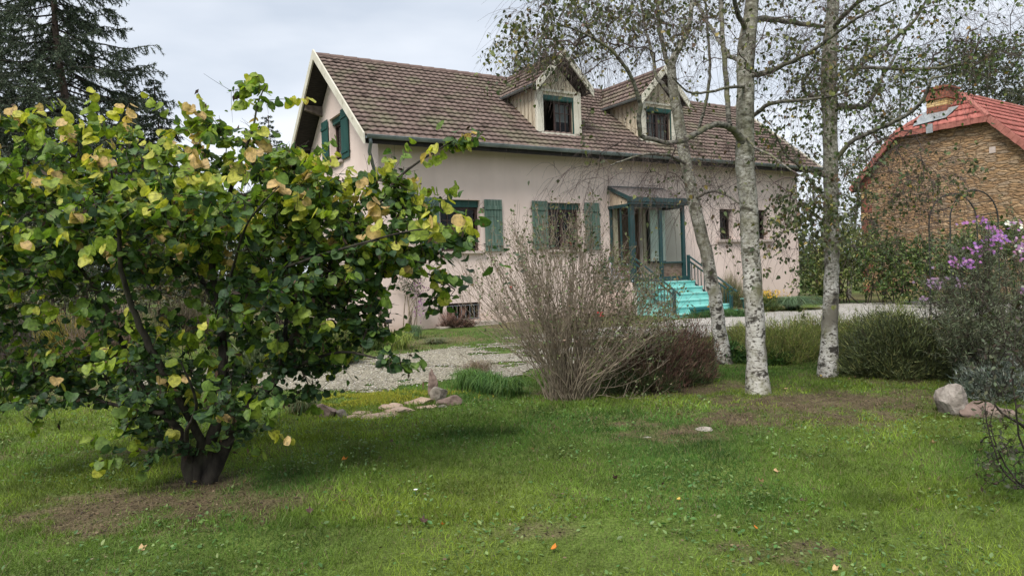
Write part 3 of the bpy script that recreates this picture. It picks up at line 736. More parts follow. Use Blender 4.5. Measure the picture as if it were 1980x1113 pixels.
# ------------------------------------------------------------------ scatter helpers
def frames(tdir, nhint):
    t = tdir / np.linalg.norm(tdir, axis=1, keepdims=True)
    n = nhint - (nhint * t).sum(1, keepdims=True) * t; n /= np.linalg.norm(n, axis=1, keepdims=True) + 1e-9
    return t, np.cross(t, n), n
def scatter(name, P, T, Nh, size, tv, tf, cols, m, parent=None, jitter=.12, rng=None, kind=None, cv=None, defo=0.0):
    """place template (tv: x side, y along, z normal) at points P with length direction T and normal hint Nh"""
    t, s, n = frames(T, Nh); tv = np.asarray(tv, float); k = len(tv)
    size = np.asarray(size).reshape(-1, 1, 1) if np.ndim(size) else size
    if defo:                                          # every leaf cups and twists in its own way
        r_ = np.random.default_rng(len(P)); tv = np.repeat(tv[None], len(P), 0); a_, b_, c_ = r_.normal(size=(3, len(P), 1)) * defo
        tv[:, :, 2] += a_ * tv[:, :, 0] ** 2 * 2 + b_ * (tv[:, :, 1] - .3) ** 2 + c_ * tv[:, :, 0] * tv[:, :, 1] * 1.2; tv[:, :, 0] *= 1 + r_.normal(size=(len(P), 1)) * .12; tv[:, :, :2] += r_.normal(size=(len(P), k, 2)) * .025
    else: tv = tv[None]
    V = P[:, None, :] + size * (tv[:, :, 0:1] * s[:, None] + tv[:, :, 1:2] * t[:, None] + tv[:, :, 2:3] * n[:, None])
    F = np.asarray(tf)[None] + (np.arange(len(P)) * k)[:, None, None]
    C = np.repeat(cols, k, axis=0)
    if cv is not None: C = C * np.tile(np.asarray(cv), len(P))[:, None]
    me = mesh_np(name, V.reshape(-1, 3), F.reshape(-1, F.shape[-1]), C)
    o = link(name, me, m, parent, world_coords=parent is not None)
    if kind: o['kind'] = kind
    return o
HEART = ([(0, 0, 0), (.30, -.10, .05), (.50, .18, .09), (.47, .50, .07), (.27, .80, .03), (0, .97, -.05), (-.27, .80, .03), (-.47, .50, .07), (-.50, .18, .09), (-.30, -.10, .05), (0, .42, -.03)],
         [(10, 0, 1), (10, 1, 2), (10, 2, 3), (10, 3, 4), (10, 4, 5), (10, 5, 6), (10, 6, 7), (10, 7, 8), (10, 8, 9), (10, 9, 0)])
OVAL = ([(0, 0, 0), (.26, .35, .05), (.0, 1, -.06), (-.26, .35, .05), (.2, .7, .02), (-.2, .7, .02)], [(0, 1, 4, 2), (0, 2, 5, 3)])
BIRCH = ([(0, 0, 0), (.36, .28, .05), (.24, .62, .03), (0, 1, -.08), (-.24, .62, .03), (-.36, .28, .05)], [(0, 1, 2, 3), (0, 3, 4, 5)])
DART = ([(-.5, 0, 0), (.5, 0, 0), (0, 1, 0)], [(0, 1, 2)])
def blades(name, P, T, length, width, cols, m, parent=None, rng=None, kind=None, bend=0.0, Nh=None):
    """thin tapering blades; two segments when bend"""
    n = len(P); rng = rng or np.random.default_rng(3)
    if Nh is None: Nh = rng.normal(size=(n, 3))
    t, s, nn = frames(T, Nh); L_ = np.asarray(length).reshape(-1, 1) * np.ones((n, 1)); w_ = np.asarray(width).reshape(-1, 1) * np.ones((n, 1))
    if bend:
        side = nn; mid = P + t * L_ * .55 + side * L_ * bend * .12; tip = P + t * L_ * (1 - bend * .15) + side * L_ * bend * .5
        V = np.stack([P - s * w_ / 2, P + s * w_ / 2, mid + s * w_ * .4, mid - s * w_ * .4, tip], 1)
        b = np.arange(n)[:, None] * 5
        F = np.concatenate([b + np.array([0, 1, 2]), b + np.array([0, 2, 3]), b + np.array([3, 2, 4])]); k = 5
    else:
        V = np.stack([P - s * w_ / 2, P + s * w_ / 2, P + t * L_], 1); F = np.arange(n * 3).reshape(n, 3); k = 3
    me = mesh_np(name, V.reshape(-1, 3), F, np.repeat(cols, k, axis=0))
    o = link(name, me, m, parent, world_coords=parent is not None)
    if kind: o['kind'] = kind
    return o
def tubes_mesh(name, lines, k=6, cols=None):
    """lines: list of (pts (n,3), radii (n,))"""
    Vs, Fs, nb = [], [], 0
    ca, sa = np.cos(np.arange(k) * 2 * np.pi / k), np.sin(np.arange(k) * 2 * np.pi / k)
    for pts, r in lines:
        pts = np.asarray(pts, float); r = np.asarray(r, float); n = len(pts)
        if n < 2: continue
        t = np.gradient(pts, axis=0); t /= np.linalg.norm(t, axis=1, keepdims=True) + 1e-9
        ref = np.array([.31, .92, .23]) if abs(t[0] @ np.array([.31, .92, .23])) < .9 else np.array([.9, -.2, .3])
        a = ref - (t @ ref)[:, None] * t; a /= np.linalg.norm(a, axis=1, keepdims=True); b = np.cross(t, a)
        kk = k if r.max() > .012 else (4 if r.max() > .005 else 3)
        ca, sa = np.cos(np.arange(kk) * 2 * np.pi / kk), np.sin(np.arange(kk) * 2 * np.pi / kk)
        V = pts[:, None] + r[:, None, None] * (ca[None, :, None] * a[:, None] + sa[None, :, None] * b[:, None])
        idx = np.arange(n - 1)[:, None] * kk + np.arange(kk)[None]; nxt = np.arange(n - 1)[:, None] * kk + (np.arange(kk)[None] + 1) % kk
        Fs.append(np.stack([idx, nxt, nxt + kk, idx + kk], -1).reshape(-1, 4) + nb); Vs.append(V.reshape(-1, 3)); nb += n * kk
    return mesh_np(name, np.concatenate(Vs), np.concatenate(Fs), smooth=True)
def smooth_line(pts, r, step=.12, wob=0.0, rng=None):
    """Catmull-Rom through control points"""
    pts = np.asarray(pts, float); r = np.asarray(r, float); n = len(pts); O, R = [], []
    for i in range(n - 1):
        p0, p1, p2, p3 = pts[max(i - 1, 0)], pts[i], pts[i + 1], pts[min(i + 2, n - 1)]
        m = max(2, int(np.linalg.norm(p2 - p1) / step))
        for t in np.arange(m) / m:
            O.append(.5 * ((2 * p1) + (-p0 + p2) * t + (2 * p0 - 5 * p1 + 4 * p2 - p3) * t * t + (-p0 + 3 * p1 - 3 * p2 + p3) * t ** 3)); R.append(r[i] * (1 - t) + r[i + 1] * t)
    O.append(pts[-1]); R.append(r[-1]); O = np.array(O); R = np.array(R)
    if wob and rng is not None: O += rng.normal(size=O.shape) * (R * wob)[:, None]
    return O, R
class Skel:
    """limbs given, then grown towards attractor points; radii by a pipe rule for the grown part"""
    def __init__(s, rng): s.P = []; s.par = []; s.R = []; s.fix = []; s.rng = rng; s.lines = []; s.chains = []
    def limb(s, pts, r, step=.1, wob=.15):
        O, R = smooth_line(pts, r, step, wob, s.rng); b = len(s.P)
        for i in range(len(O)): s.P.append(O[i]); s.par.append(b + i - 1 if i else -1); s.R.append(R[i]); s.fix.append(True)
        s.lines.append((O, R)); return b
    def grow(s, A, step=.12, curl=.25, droop=0.0, lift=0.25, minr=.0):
        P = np.zeros((len(s.P) + len(A) * 60, 3)); n = len(s.P); P[:n] = np.array(s.P); can = np.ones(len(P), bool)
        can[:n] = np.array(s.R) < 9
        d = np.array([np.min(np.linalg.norm(P[:n] - a, axis=1)) for a in A]); order = np.argsort(d)
        for k in order:
            a = A[k]; dist = np.linalg.norm(P[:n] - a, axis=1) + .35 * np.maximum(0, P[:n, 2] - a[2]); i = int(np.argmin(dist)); p = P[i].copy(); L_ = np.linalg.norm(a - p)
            if L_ < step * .6: continue
            m = max(2, min(50, int(L_ / step))); t = np.arange(1, m + 1)[:, None] / m
            perp = s.rng.normal(size=3); dr = (a - p) / L_; perp -= (perp @ dr) * dr; perp *= curl * L_ / (np.linalg.norm(perp) + 1e-9) * s.rng.uniform(.2, 1)
            w2 = s.rng.normal(size=3) * curl * L_ * .3
            q = p + (a - p) * t + perp * np.sin(t * np.pi) * .6 + w2 * np.sin(2 * np.pi * t) * .5; q[:, 2] += (lift * L_ * np.sin(t * np.pi) * .5)[:, 0]
            if droop: q[:, 2] -= (droop * L_ * t ** 2)[:, 0]
            ch = [i]
            for v in q:
                P[n] = v; s.P.append(v); s.par.append(ch[-1]); s.R.append(0); s.fix.append(False); ch.append(n); n += 1
            s.chains.append(ch)
        s.P = list(P[:n])
    def radii(s, tip=.002, ex=.42, cap=.05):
        n = len(s.P); cnt = np.zeros(n); ends = [c[-1] for c in s.chains]
        for e in ends: cnt[e] += 1
        for i in range(n - 1, -1, -1):
            if not s.fix[i]:
                if s.par[i] >= 0: cnt[s.par[i]] += cnt[i]
        for i in range(n):
            if not s.fix[i]: s.R[i] = min(cap, tip * max(1, cnt[i]) ** ex)
        out = []
        P = np.array(s.P); R = np.array(s.R)
        for c in s.chains:
            r = R[c].copy(); r[0] = r[1]; out.append((P[c], r))
        return s.lines, out
def sub_twigs(chains, rng, per=3, length=.3, r=.0016, up=.0, droop=0.0, spread=.8):
    """short side shoots from the outer half of each grown branch"""
    out = []
    for pts, rr in chains:
        n = len(pts)
        for _ in range(per):
            i = rng.integers(max(1, n // 3), n); d = pts[min(i, n - 1)] - pts[i - 1]; d /= np.linalg.norm(d) + 1e-9
            v = d + rng.normal(size=3) * spread; v[2] += up; v /= np.linalg.norm(v); L_ = length * rng.uniform(.4, 1.3)
            t = np.linspace(0, 1, 5)[:, None]; q = pts[i] + v * L_ * t + rng.normal(size=3) * .12 * L_ * t * t
            q[:, 2] -= (droop * L_ * t ** 2)[:, 0]
            out.append((q, np.linspace(r * 1.3, r * .6, 5)))
    return out
def blob_points(blobs, rng, n_total=None):
    """blobs: (px, py, depth, rx_px, ry_px, rdepth, n) -> world points spread through 3-D ellipsoids"""
    out = []
    for (x, y, D, rx, ry, rd, n) in blobs:
        c = at(x, y, D); sx = rx / FPX * D; sz = ry / FPX * D
        v = rng.normal(size=(n, 3)); v /= np.linalg.norm(v, axis=1, keepdims=True); v *= rng.random((n, 1)) ** (1 / 2.4)
        out.append(c + v * np.array([sx, rd, sz]))
    return np.concatenate(out)
def pick(rng, n, pal, probs, jit=.18):
    c = np.array(pal)[rng.choice(len(pal), n, p=np.array(probs) / sum(probs))]
    return c * (1 + rng.normal(size=(n, 1)) * jit).clip(.5, 1.6) * (1 + rng.normal(size=(n, 3)) * .05)
leafm = lambda name, tr=.35, rough=.5, tcol=(1.2, 1.3, .5), **k: mat(name, k.pop('c1', (1, 1, 1)), rough=rough, vcol=True, trans=tr, tcol=tcol, spec=.35, **k)
LM = dict(
    redbud=leafm('redbud_leaf', .42, .55, c1=(.62, .64, .6), c2=(1.2, 1.2, 1.1), scale=45, detail=5, contrast=(.36, .6), bump=.0015, bscale=120, c3=(.16, .10, .045), s3=26, r3=(.66, .72)), birch=leafm('birch_leaf', .25, .55), shrub=leafm('shrub_leaf', .25, .5), needle=leafm('needle', .12, .6, (1, 1, .7)),
    grass=leafm('grass_blade', .3, .6, (1.1, 1.2, .5)), heath=leafm('heath_sprig', .3, .7, (1, 1, .8)), petal=leafm('petal', .35, .6, (1.1, 1.0, 1.1)), dead=leafm('fallen_leaf', .2, .7, (1, 1, 1)),
    bark=mat('grey_brown_bark', (.014, .011, .009), (.052, .044, .035), rough=.95, scale=16, stretch=(1, 1, .4), bump=.008, bscale=30, c3=(.065, .07, .04), s3=5, r3=(.55, .75)),
    twig=mat('twig_bark', (.035, .025, .022), (.085, .065, .055), rough=.9, scale=20),
    pale_twig=mat('pale_dry_stem', (.16, .125, .09), (.34, .28, .21), rough=.9, scale=14),
    birch_twig=mat('birch_twig_bark', (.045, .032, .03), (.12, .09, .08), rough=.9, scale=10),
)
def birch_bark():
    m = mat('birch_bark', (.42, .40, .36), (.60, .58, .54), rough=.85, scale=6, detail=6, bump=.01, bscale=25, spec=.2)
    t = m.node_tree; b = [n for n in t.nodes if n.type == 'BSDF_PRINCIPLED'][0]; src = b.inputs['Base Color'].links[0].from_socket
    tc = N(t, 'ShaderNodeTexCoord')
    def layer(scale, st, lo, hi, colr, src, det=6, dist=0.0):
        mp = N(t, 'ShaderNodeMapping'); mp.inputs['Scale'].default_value = st; t.links.new(tc.outputs['Object'], mp.inputs[0])
        n = N(t, 'ShaderNodeTexNoise'); n.inputs['Scale'].default_value = scale; n.inputs['Detail'].default_value = det; n.inputs['Distortion'].default_value = dist; t.links.new(mp.outputs[0], n.inputs['Vector'])
        r = N(t, 'ShaderNodeMapRange'); r.inputs['From Min'].default_value = lo; r.inputs['From Max'].default_value = hi; t.links.new(n.outputs['Fac'], r.inputs['Value'])
        x = N(t, 'ShaderNodeMixRGB'); x.inputs['Color2'].default_value = (*colr, 1); t.links.new(r.outputs[0], x.inputs['Fac']); t.links.new(src, x.inputs['Color1']); return x.outputs[0]
    s1 = layer(20, (1, 1, 1.9), .50, .60, (.33, .31, .27), src, dist=.25)
    s2 = layer(24, (1, 1, 1.8), .55, .61, (.07, .06, .05), s1, dist=.3)
    s3 = layer(4, (1, 1, .8), .50, .66, (.16, .155, .09), s2)
    s4 = layer(2.2, (1, 1, .6), .50, .60, (.17, .155, .125), s3)
    s4 = layer(7, (1, 1, 1.3), .56, .63, (.05, .045, .038), s4, 9, .4)
    # old trunks turn grey and mossy higher up
    sp = N(t, 'ShaderNodeSeparateXYZ'); t.links.new(tc.outputs['Object'], sp.inputs[0])
    n = N(t, 'ShaderNodeTexNoise'); n.inputs['Scale'].default_value = 9; n.inputs['Detail'].default_value = 8; t.links.new(tc.outputs['Object'], n.inputs['Vector'])
    ma = N(t, 'ShaderNodeMath', operation='MULTIPLY_ADD'); ma.inputs[1].default_value = 3.6; t.links.new(n.outputs['Fac'], ma.inputs[0]); t.links.new(sp.outputs['Z'], ma.inputs[2])
    mr = N(t, 'ShaderNodeMapRange'); mr.inputs['From Min'].default_value = 2.9; mr.inputs['From Max'].default_value = 4.1; mr.inputs['To Max'].default_value = .62; t.links.new(ma.outputs[0], mr.inputs['Value'])
    mo = N(t, 'ShaderNodeTexNoise'); mo.inputs['Scale'].default_value = 1; mo.inputs['Detail'].default_value = 9; mo.inputs['Roughness'].default_value = .68
    mm = N(t, 'ShaderNodeMapping'); mm.inputs['Scale'].default_value = (13, 13, 22); t.links.new(tc.outputs['Object'], mm.inputs[0]); t.links.new(mm.outputs[0], mo.inputs['Vector'])
    rr = N(t, 'ShaderNodeValToRGB'); e = rr.color_ramp.elements; e[0].position = .38; e[0].color = (.045, .04, .03, 1); e[1].position = .66; e[1].color = (.46, .45, .40, 1); e.new(.5).color = (.17, .165, .11, 1); t.links.new(mo.outputs['Fac'], rr.inputs['Fac'])
    x = N(t, 'ShaderNodeMixRGB'); t.links.new(rr.outputs[0], x.inputs['Color2']); t.links.new(mr.outputs[0], x.inputs['Fac']); t.links.new(s4, x.inputs['Color1'])
    t.links.new(x.outputs[0], b.inputs['Base Color']); return m
LM['birch_bark'] = birch_bark()
def up_bark():
    m = mat('lichen_birch_bark', (.03, .027, .022), (.24, .225, .19), rough=.95, scale=22, detail=9, stretch=(1, 1, 1.6), bump=.008, bscale=40, c3=(.15, .15, .08), s3=7, r3=(.5, .65)); return m
LM['old_bark'] = up_bark()

# ------------------------------------------------------------------ grass
rng = np.random.default_rng(42)
def lawn_pts(n, y0, y1, margin=1.3):
    y = rng.uniform(y0, y1, int(n)); x = rng.uniform(-1, 1, int(n)) * (.78 * y + margin); return x, y
def in_house(x, y, pad=.0):
    dx, dy = x - HO[0], y - HO[1]; u = dx * math.cos(TH) + dy * math.sin(TH); v = -dx * math.sin(TH) + dy * math.cos(TH)
    return (v > -pad) & (u > -pad)
GP, GT, GL, GW_, GC = [], [], [], [], []
for (n, y0, y1, ln, wd) in ((115000, 2.6, 4.6, .042, .0036), (145000, 4.3, 6.6, .045, .005), (125000, 6.4, 9.6, .05, .0075), (60000, 9.4, 16.5, .05, .013)):
    x, y = lawn_pts(n, y0, y1)
    b = bare_mask(x, y); gr = grav_cov(x, y) if y1 > 8 else np.zeros(len(x), bool)
    dens = fbm(x, y, .35, 91, 3)
    keep = (rng.random(len(x)) > b * .93) & ~gr & ~in_house(x, y, .05) & (rng.random(len(x)) < .55 + dens * .9)
    x, y, b = x[keep], y[keep], b[keep]; m = len(x)
    P = np.stack([x, y, lawn_z(x, y) - .004], 1); T = rng.normal(size=(m, 3)) * .55; T[:, 2] = 1
    T[rng.random(m) < .25] *= np.array([2.2, 2.2, .8])
    tall = fbm(x, y, .9, 95, 3)
    lenf = ln * (.45 + 1.0 * rng.random(m)) * (.5 + 1.1 * tall) * (1 - .35 * b)
    big = np.clip((fbm(x, y, 1.5, 11, 3)[:, None] - .5) * 2.2 + .5, 0, 1); mid = np.clip((fbm(x, y, .4, 22, 3)[:, None] - .5) * 1.6 + .5, 0, 1)
    c = np.array([.062, .140, .022]) * (1 - big) + np.array([.175, .235, .026]) * big
    c = c * (.45 + 1.1 * mid) * rng.uniform(.6, 1.55, (m, 1)) * (.75 + .5 * fbm(x, y, .14, 23, 2)[:, None])
    straw = rng.random(m) < (.06 + .55 * b + .35 * np.clip(mid[:, 0] - .55, 0, 1) * 2 + .3 * np.clip((y - 9.5) / 3, 0, 1))
    c[straw] = np.array([.22, .175, .095]) * rng.uniform(.5, 1.1, (straw.sum(), 1))
    GP.append(P); GT.append(T); GL.append(lenf); GW_.append(np.full(m, wd)); GC.append(c)
blades('grass', np.concatenate(GP), np.concatenate(GT), np.concatenate(GL), np.concatenate(GW_), np.concatenate(GC), LM['grass'], rng=rng, kind='stuff')
# clover and plantain among the grass
x, y = lawn_pts(42000, 2.9, 8.5); pat = fbm(x, y, .6, 131, 3); k = (rng.random(len(x)) < np.clip((pat - .44) * 4, .04, .5)) & (bare_mask(x, y) < .5); x, y = x[k], y[k]; m = len(x)
T = rng.normal(size=(m, 3)); T[:, 2] = abs(T[:, 2]) * .3 + .1; Nh = rng.normal(size=(m, 3)) * .35 + np.array([0, 0, 1])
scatter('lawn_weeds', np.stack([x, y, lawn_z(x, y) + rng.uniform(.008, .03, m)], 1), T, Nh, rng.uniform(.012, .04, m), OVAL[0], OVAL[1],
        pick(rng, m, [(.07, .15, .04), (.12, .20, .055), (.18, .25, .09)], [3, 3, 2]), LM['shrub'], kind='stuff')
# dead litter on the bare patches
x, y = lawn_pts(90000, 3.0, 9.5); b = bare_mask(x, y); k = rng.random(len(x)) < b * .75 + .018; x, y = x[k], y[k]; m = len(x)
T = rng.normal(size=(m, 3)); T[:, 2] *= .15; Nh = rng.normal(size=(m, 3)) * .4 + np.array([0, 0, 1])
scatter('leaf_litter', np.stack([x, y, lawn_z(x, y) + rng.uniform(.003, .014, m) + .022 * (b[k] < .1)], 1), T, Nh, rng.uniform(.008, .026, m), OVAL[0], OVAL[1],
        pick(rng, m, [(.07, .045, .03), (.13, .09, .055), (.22, .165, .10), (.04, .03, .022)], [3, 3, 1.2, 2]), LM['dead'], kind='stuff')
# loose pebbles of the drive
x = rng.uniform(-8, 15, 150000); y = rng.uniform(8.2, 22, 150000); k = grav_cov(x + rng.normal(size=len(x)) * .08, y + rng.normal(size=len(x)) * .08) & (abs(x) < .78 * y) & (rng.random(len(x)) < np.clip(1.5 - y / 14, .12, 1)); x, y = x[k], y[k]; m = len(x)
OCT = ([(1, 0, 0), (0, 1, 0), (-1, 0, 0), (0, -1, 0), (0, 0, .6)], [(0, 1, 4), (1, 2, 4), (2, 3, 4), (3, 0, 4)])
T = rng.normal(size=(m, 3)); T[:, 2] = 0; Nh = rng.normal(size=(m, 3)) * .25 + np.array([0, 0, 1])
scatter('pebbles', np.stack([x, y, lawn_z(x, y) + .008], 1), T, Nh, rng.uniform(.006, .018, m), OCT[0], OCT[1],
        pick(rng, m, [(.50, .47, .42), (.36, .33, .29), (.60, .58, .54), (.22, .2, .17)], [3, 2, 2, 1]) * np.where(x < 3, .8, 1)[:, None], mat('pebble_stone', (1, 1, 1), vcol=True, rough=.9), kind='stuff')
# yellow moss beside the stones
x = rng.normal(size=30000) * .42 - 1.74; y = rng.normal(size=30000) * .17 + 8.40; k = fbm(x, y, .25, 141, 3) > .42; x, y = x[k], y[k]; m = len(x)
T = rng.normal(size=(m, 3)) * .6; T[:, 2] = 1
blades('moss', np.stack([x, y, lawn_z(x, y) + .008], 1), T, rng.uniform(.015, .035, m), .014, pick(rng, m, [(.30, .30, .03), (.40, .38, .05), (.16, .19, .03)], [3, 2, 2]), LM['grass'], rng=rng, kind='stuff')
# ------------------------------------------------------------------ stone farmhouse on the right
K = 29 / 24.
SW = np.array([.555, -.832, 0]); SN = np.array([.832, .555, 0])      # gable direction (towards us, right) and depth direction
P0 = at(1668, 480, 29.0); P0[2] = 0
farm = empty('stone_house', P0, 'rough tan stone house with red tiled half hipped roof and brick chimney', 'house', rz=math.atan2(SW[1], SW[0]))
def stone_wall_mat():
    m = mat('rubble_stone', (1, 1, 1), rough=.95, bump=.0); t = m.node_tree; b = [n for n in t.nodes if n.type == 'BSDF_PRINCIPLED'][0]
    tc = N(t, 'ShaderNodeTexCoord'); mp = N(t, 'ShaderNodeMapping'); mp.inputs['Scale'].default_value = (3.0, 3.0, 10.5); t.links.new(tc.outputs['Object'], mp.inputs[0])
    ns = N(t, 'ShaderNodeTexNoise'); ns.inputs['Scale'].default_value = 1.1; ns.inputs['Detail'].default_value = 3; t.links.new(mp.outputs[0], ns.inputs['Vector'])
    vm = N(t, 'ShaderNodeMixRGB', blend_type='ADD'); vm.inputs['Fac'].default_value = .75; t.links.new(mp.outputs[0], vm.inputs['Color1']); t.links.new(ns.outputs['Color'], vm.inputs['Color2'])
    v = N(t, 'ShaderNodeTexVoronoi', feature='DISTANCE_TO_EDGE'); v.inputs['Scale'].default_value = 1.0; t.links.new(vm.outputs[0], v.inputs['Vector'])
    vc = N(t, 'ShaderNodeTexVoronoi', feature='F1'); vc.inputs['Scale'].default_value = 1.0; t.links.new(vm.outputs[0], vc.inputs['Vector'])
    r = N(t, 'ShaderNodeValToRGB'); e = r.color_ramp.elements; e[0].color = (.25, .155, .085, 1); e[1].color = (.42, .28, .155, 1); e.new(.45).color = (.35, .22, .115, 1); e.new(.75).color = (.30, .225, .155, 1)
    sp = N(t, 'ShaderNodeSeparateColor'); t.links.new(vc.outputs['Color'], sp.inputs[0]); t.links.new(sp.outputs[0], r.inputs['Fac'])
    fn = N(t, 'ShaderNodeTexNoise'); fn.inputs['Scale'].default_value = 9; fn.inputs['Detail'].default_value = 8; t.links.new(tc.outputs['Object'], fn.inputs['Vector'])
    fr = N(t, 'ShaderNodeMapRange'); fr.inputs['From Min'].default_value = .3; fr.inputs['From Max'].default_value = .7; fr.inputs['To Min'].default_value = .62; fr.inputs['To Max'].default_value = 1.25; t.links.new(fn.outputs['Fac'], fr.inputs['Value'])
    mu = N(t, 'ShaderNodeMixRGB', blend_type='MULTIPLY'); mu.inputs['Fac'].default_value = 1; t.links.new(r.outputs[0], mu.inputs['Color1']); t.links.new(fr.outputs[0], mu.inputs['Color2'])
    jr = N(t, 'ShaderNodeMapRange'); jr.inputs['From Min'].default_value = .01; jr.inputs['From Max'].default_value = .06; t.links.new(v.outputs['Distance'], jr.inputs['Value'])
    mj = N(t, 'ShaderNodeMixRGB'); mj.inputs['Color1'].default_value = (.19, .13, .08, 1); t.links.new(jr.outputs[0], mj.inputs['Fac']); t.links.new(mu.outputs[0], mj.inputs['Color2']); t.links.new(mj.outputs[0], b.inputs['Base Color'])
    bp = N(t, 'ShaderNodeBump'); bp.inputs['Distance'].default_value = .04; jr2 = N(t, 'ShaderNodeMapRange'); jr2.inputs['From Max'].default_value = .18; t.links.new(v.outputs['Distance'], jr2.inputs['Value'])
    a2 = N(t, 'ShaderNodeMath', operation='MULTIPLY_ADD'); a2.inputs[1].default_value = .5; t.links.new(fn.outputs['Fac'], a2.inputs[0]); t.links.new(jr2.outputs[0], a2.inputs[2])
    t.links.new(a2.outputs[0], bp.inputs['Height']); t.links.new(bp.outputs[0], b.inputs['Normal']); return m
def kz(z): return 1.6 + (z - 1.6) * K
s_br, s_br2, s_e = 1.25 * K, 3.95 * K, 5.2 * K
ze_, zb_ = kz(4.30), kz(5.60)
DEP = 9.0
s = MB(); o2 = [(0, -.5), (s_e, -.5), (s_e, ze_), (s_br2, zb_), (s_br, zb_), (0, ze_)]
s.prism([(a, z) for a, z in o2], 'y', 0, DEP)
# local y must run in depth: rotation by atan2(SW) makes local +y = rotate(SW, 90deg) = -(depth)?
s.v = [(x, y * DSGN, z) for x, y, z in s.v] if (DSGN := (1 if (-SW[1] * SN[0] + SW[0] * SN[1]) > 0 else -1)) else s.v
s.build('wall', stone_wall_mat(), farm)
def FL(a, d, z): return (a, d * DSGN, z)
brick = mat('red_brick', (.20, .06, .04), (.33, .12, .075), rough=.9, scale=9, bump=.004); ybrick = mat('yellow_brick', (.42, .27, .10), (.55, .38, .17), rough=.9, scale=9, bump=.004)
def course_mat(name, c1, c2, mortar):
    m = mat(name, (1, 1, 1), rough=.9); t = m.node_tree; b = [n for n in t.nodes if n.type == 'BSDF_PRINCIPLED'][0]
    tc = N(t, 'ShaderNodeTexCoord'); sp = N(t, 'ShaderNodeSeparateXYZ'); t.links.new(tc.outputs['Object'], sp.inputs[0])
    ad = N(t, 'ShaderNodeMath', operation='ADD'); t.links.new(sp.outputs[0], ad.inputs[0]); t.links.new(sp.outputs[1], ad.inputs[1])
    cb = N(t, 'ShaderNodeCombineXYZ'); t.links.new(ad.outputs[0], cb.inputs[0]); t.links.new(sp.outputs[2], cb.inputs[1])
    br = N(t, 'ShaderNodeTexBrick'); br.inputs['Scale'].default_value = 1; br.inputs['Brick Width'].default_value = .23; br.inputs['Row Height'].default_value = .075; br.inputs['Mortar Size'].default_value = .009
    br.inputs['Color1'].default_value = (*c1, 1); br.inputs['Color2'].default_value = (*c2, 1); br.inputs['Mortar'].default_value = (*mortar, 1); t.links.new(cb.outputs[0], br.inputs['Vector']); t.links.new(br.outputs[0], b.inputs['Base Color'])
    bp = N(t, 'ShaderNodeBump'); bp.inputs['Distance'].default_value = -.01; t.links.new(br.outputs['Fac'], bp.inputs['Height']); t.links.new(bp.outputs[0], b.inputs['Normal']); return m
brick = course_mat('red_brickwork', (.19, .055, .035), (.30, .10, .06), (.16, .11, .08)); ybrick = course_mat('yellow_brickwork', (.50, .33, .12), (.60, .44, .22), (.22, .13, .07))
for q in range(16):                                   # toothed brick quoin on the near-left corner
    z0 = .4 + q * .29; wd = .42 if q % 2 else .26
    s = MB(); s.box(FL(-.02, -.025, z0), FL(wd, .35, z0 + .286)); s.build('quoin', ybrick if q % 3 == 1 else brick, farm)
s = MB(); s.box(FL(4.04 * K - .2, -.012, kz(4.62)), FL(4.04 * K + .0, .02, kz(4.62) + .22)); s.build('limestone_block', M['sill'], farm)
# roof: side slopes and half hip, red interlocking tiles
ridge_s = (s_br + s_br2) / 2; slope_f = (zb_ - ze_) / s_br
hipd = 1.45                                            # depth at which the ridge starts
rz_ = zb_ + (ridge_s - s_br) * slope_f * .78
RB = ((.26, .085, .068), (.38, .135, .11))
def quadroof(pa, pb, pc, pd, rows, seed):
    """tiled quad: pa->pb along the eave, pd->pc along the ridge (world-local coordinates)"""
    pa, pb, pc, pd = [np.array(p, float) for p in (pa, pb, pc, pd)]
    ln = np.linalg.norm(pb - pa); sl = np.linalg.norm((pd + pc) / 2 - (pa + pb) / 2)
    Va, Fa, Ca = tiled(0, ln, sl, rows, wave=.23, seed=seed, base=RB, amp=.02, lip=.035, sub=4)
    a, s_, h = Va.T; u = (a / ln)[:, None]; v = (s_ / sl)[:, None]
    n = np.cross(pb - pa, pd - pa); n /= np.linalg.norm(n)
    if n[2] < 0: n = -n
    Pn = (pa * (1 - u) + pb * u) * (1 - v) + (pd * (1 - u) + pc * u) * v + n * (h[:, None] + .06)
    return Pn, Fa, Ca
OVH = .32; parts = []
el, er = -OVH, s_e + OVH; zel = ze_ - OVH * slope_f
front = -.22
parts.append(quadroof(FL(el, DEP, zel), FL(el, front, zel), FL(s_br, front, zb_), FL(s_br, DEP, zb_), 7, 31))
parts.append(quadroof(FL(s_br, DEP, zb_), FL(s_br, front, zb_), FL(ridge_s, hipd, rz_), FL(ridge_s, DEP, rz_), 5, 32))
parts.append(quadroof(FL(er, front, zel), FL(er, DEP, zel), FL(s_br2, DEP, zb_), FL(s_br2, front, zb_), 7, 33))
parts.append(quadroof(FL(s_br2, front, zb_), FL(s_br2, DEP, zb_), FL(ridge_s, DEP, rz_), FL(ridge_s, hipd, rz_), 5, 34))
parts.append(quadroof(FL(s_br, front, zb_), FL(s_br2, front, zb_), FL(ridge_s + .02, hipd, rz_), FL(ridge_s - .02, hipd, rz_), 5, 35))
nb = 0; Vs, Fs, Cs = [], [], []
for Pn, Fa, Ca in parts: Vs.append(Pn); Fs.append(Fa + nb); Cs.append(Ca); nb += len(Pn)
rf = link('roof', mesh_np('roof', np.concatenate(Vs), np.concatenate(Fs), np.concatenate(Cs)), mat('red_clay_tiles', (.75, .75, .75), (1.15, 1.1, 1.1), rough=.8, scale=6, vcol=True, spec=.2), farm)
verge = mat('red_clay_verge', (.25, .09, .07), (.36, .14, .11), rough=.8, scale=6)
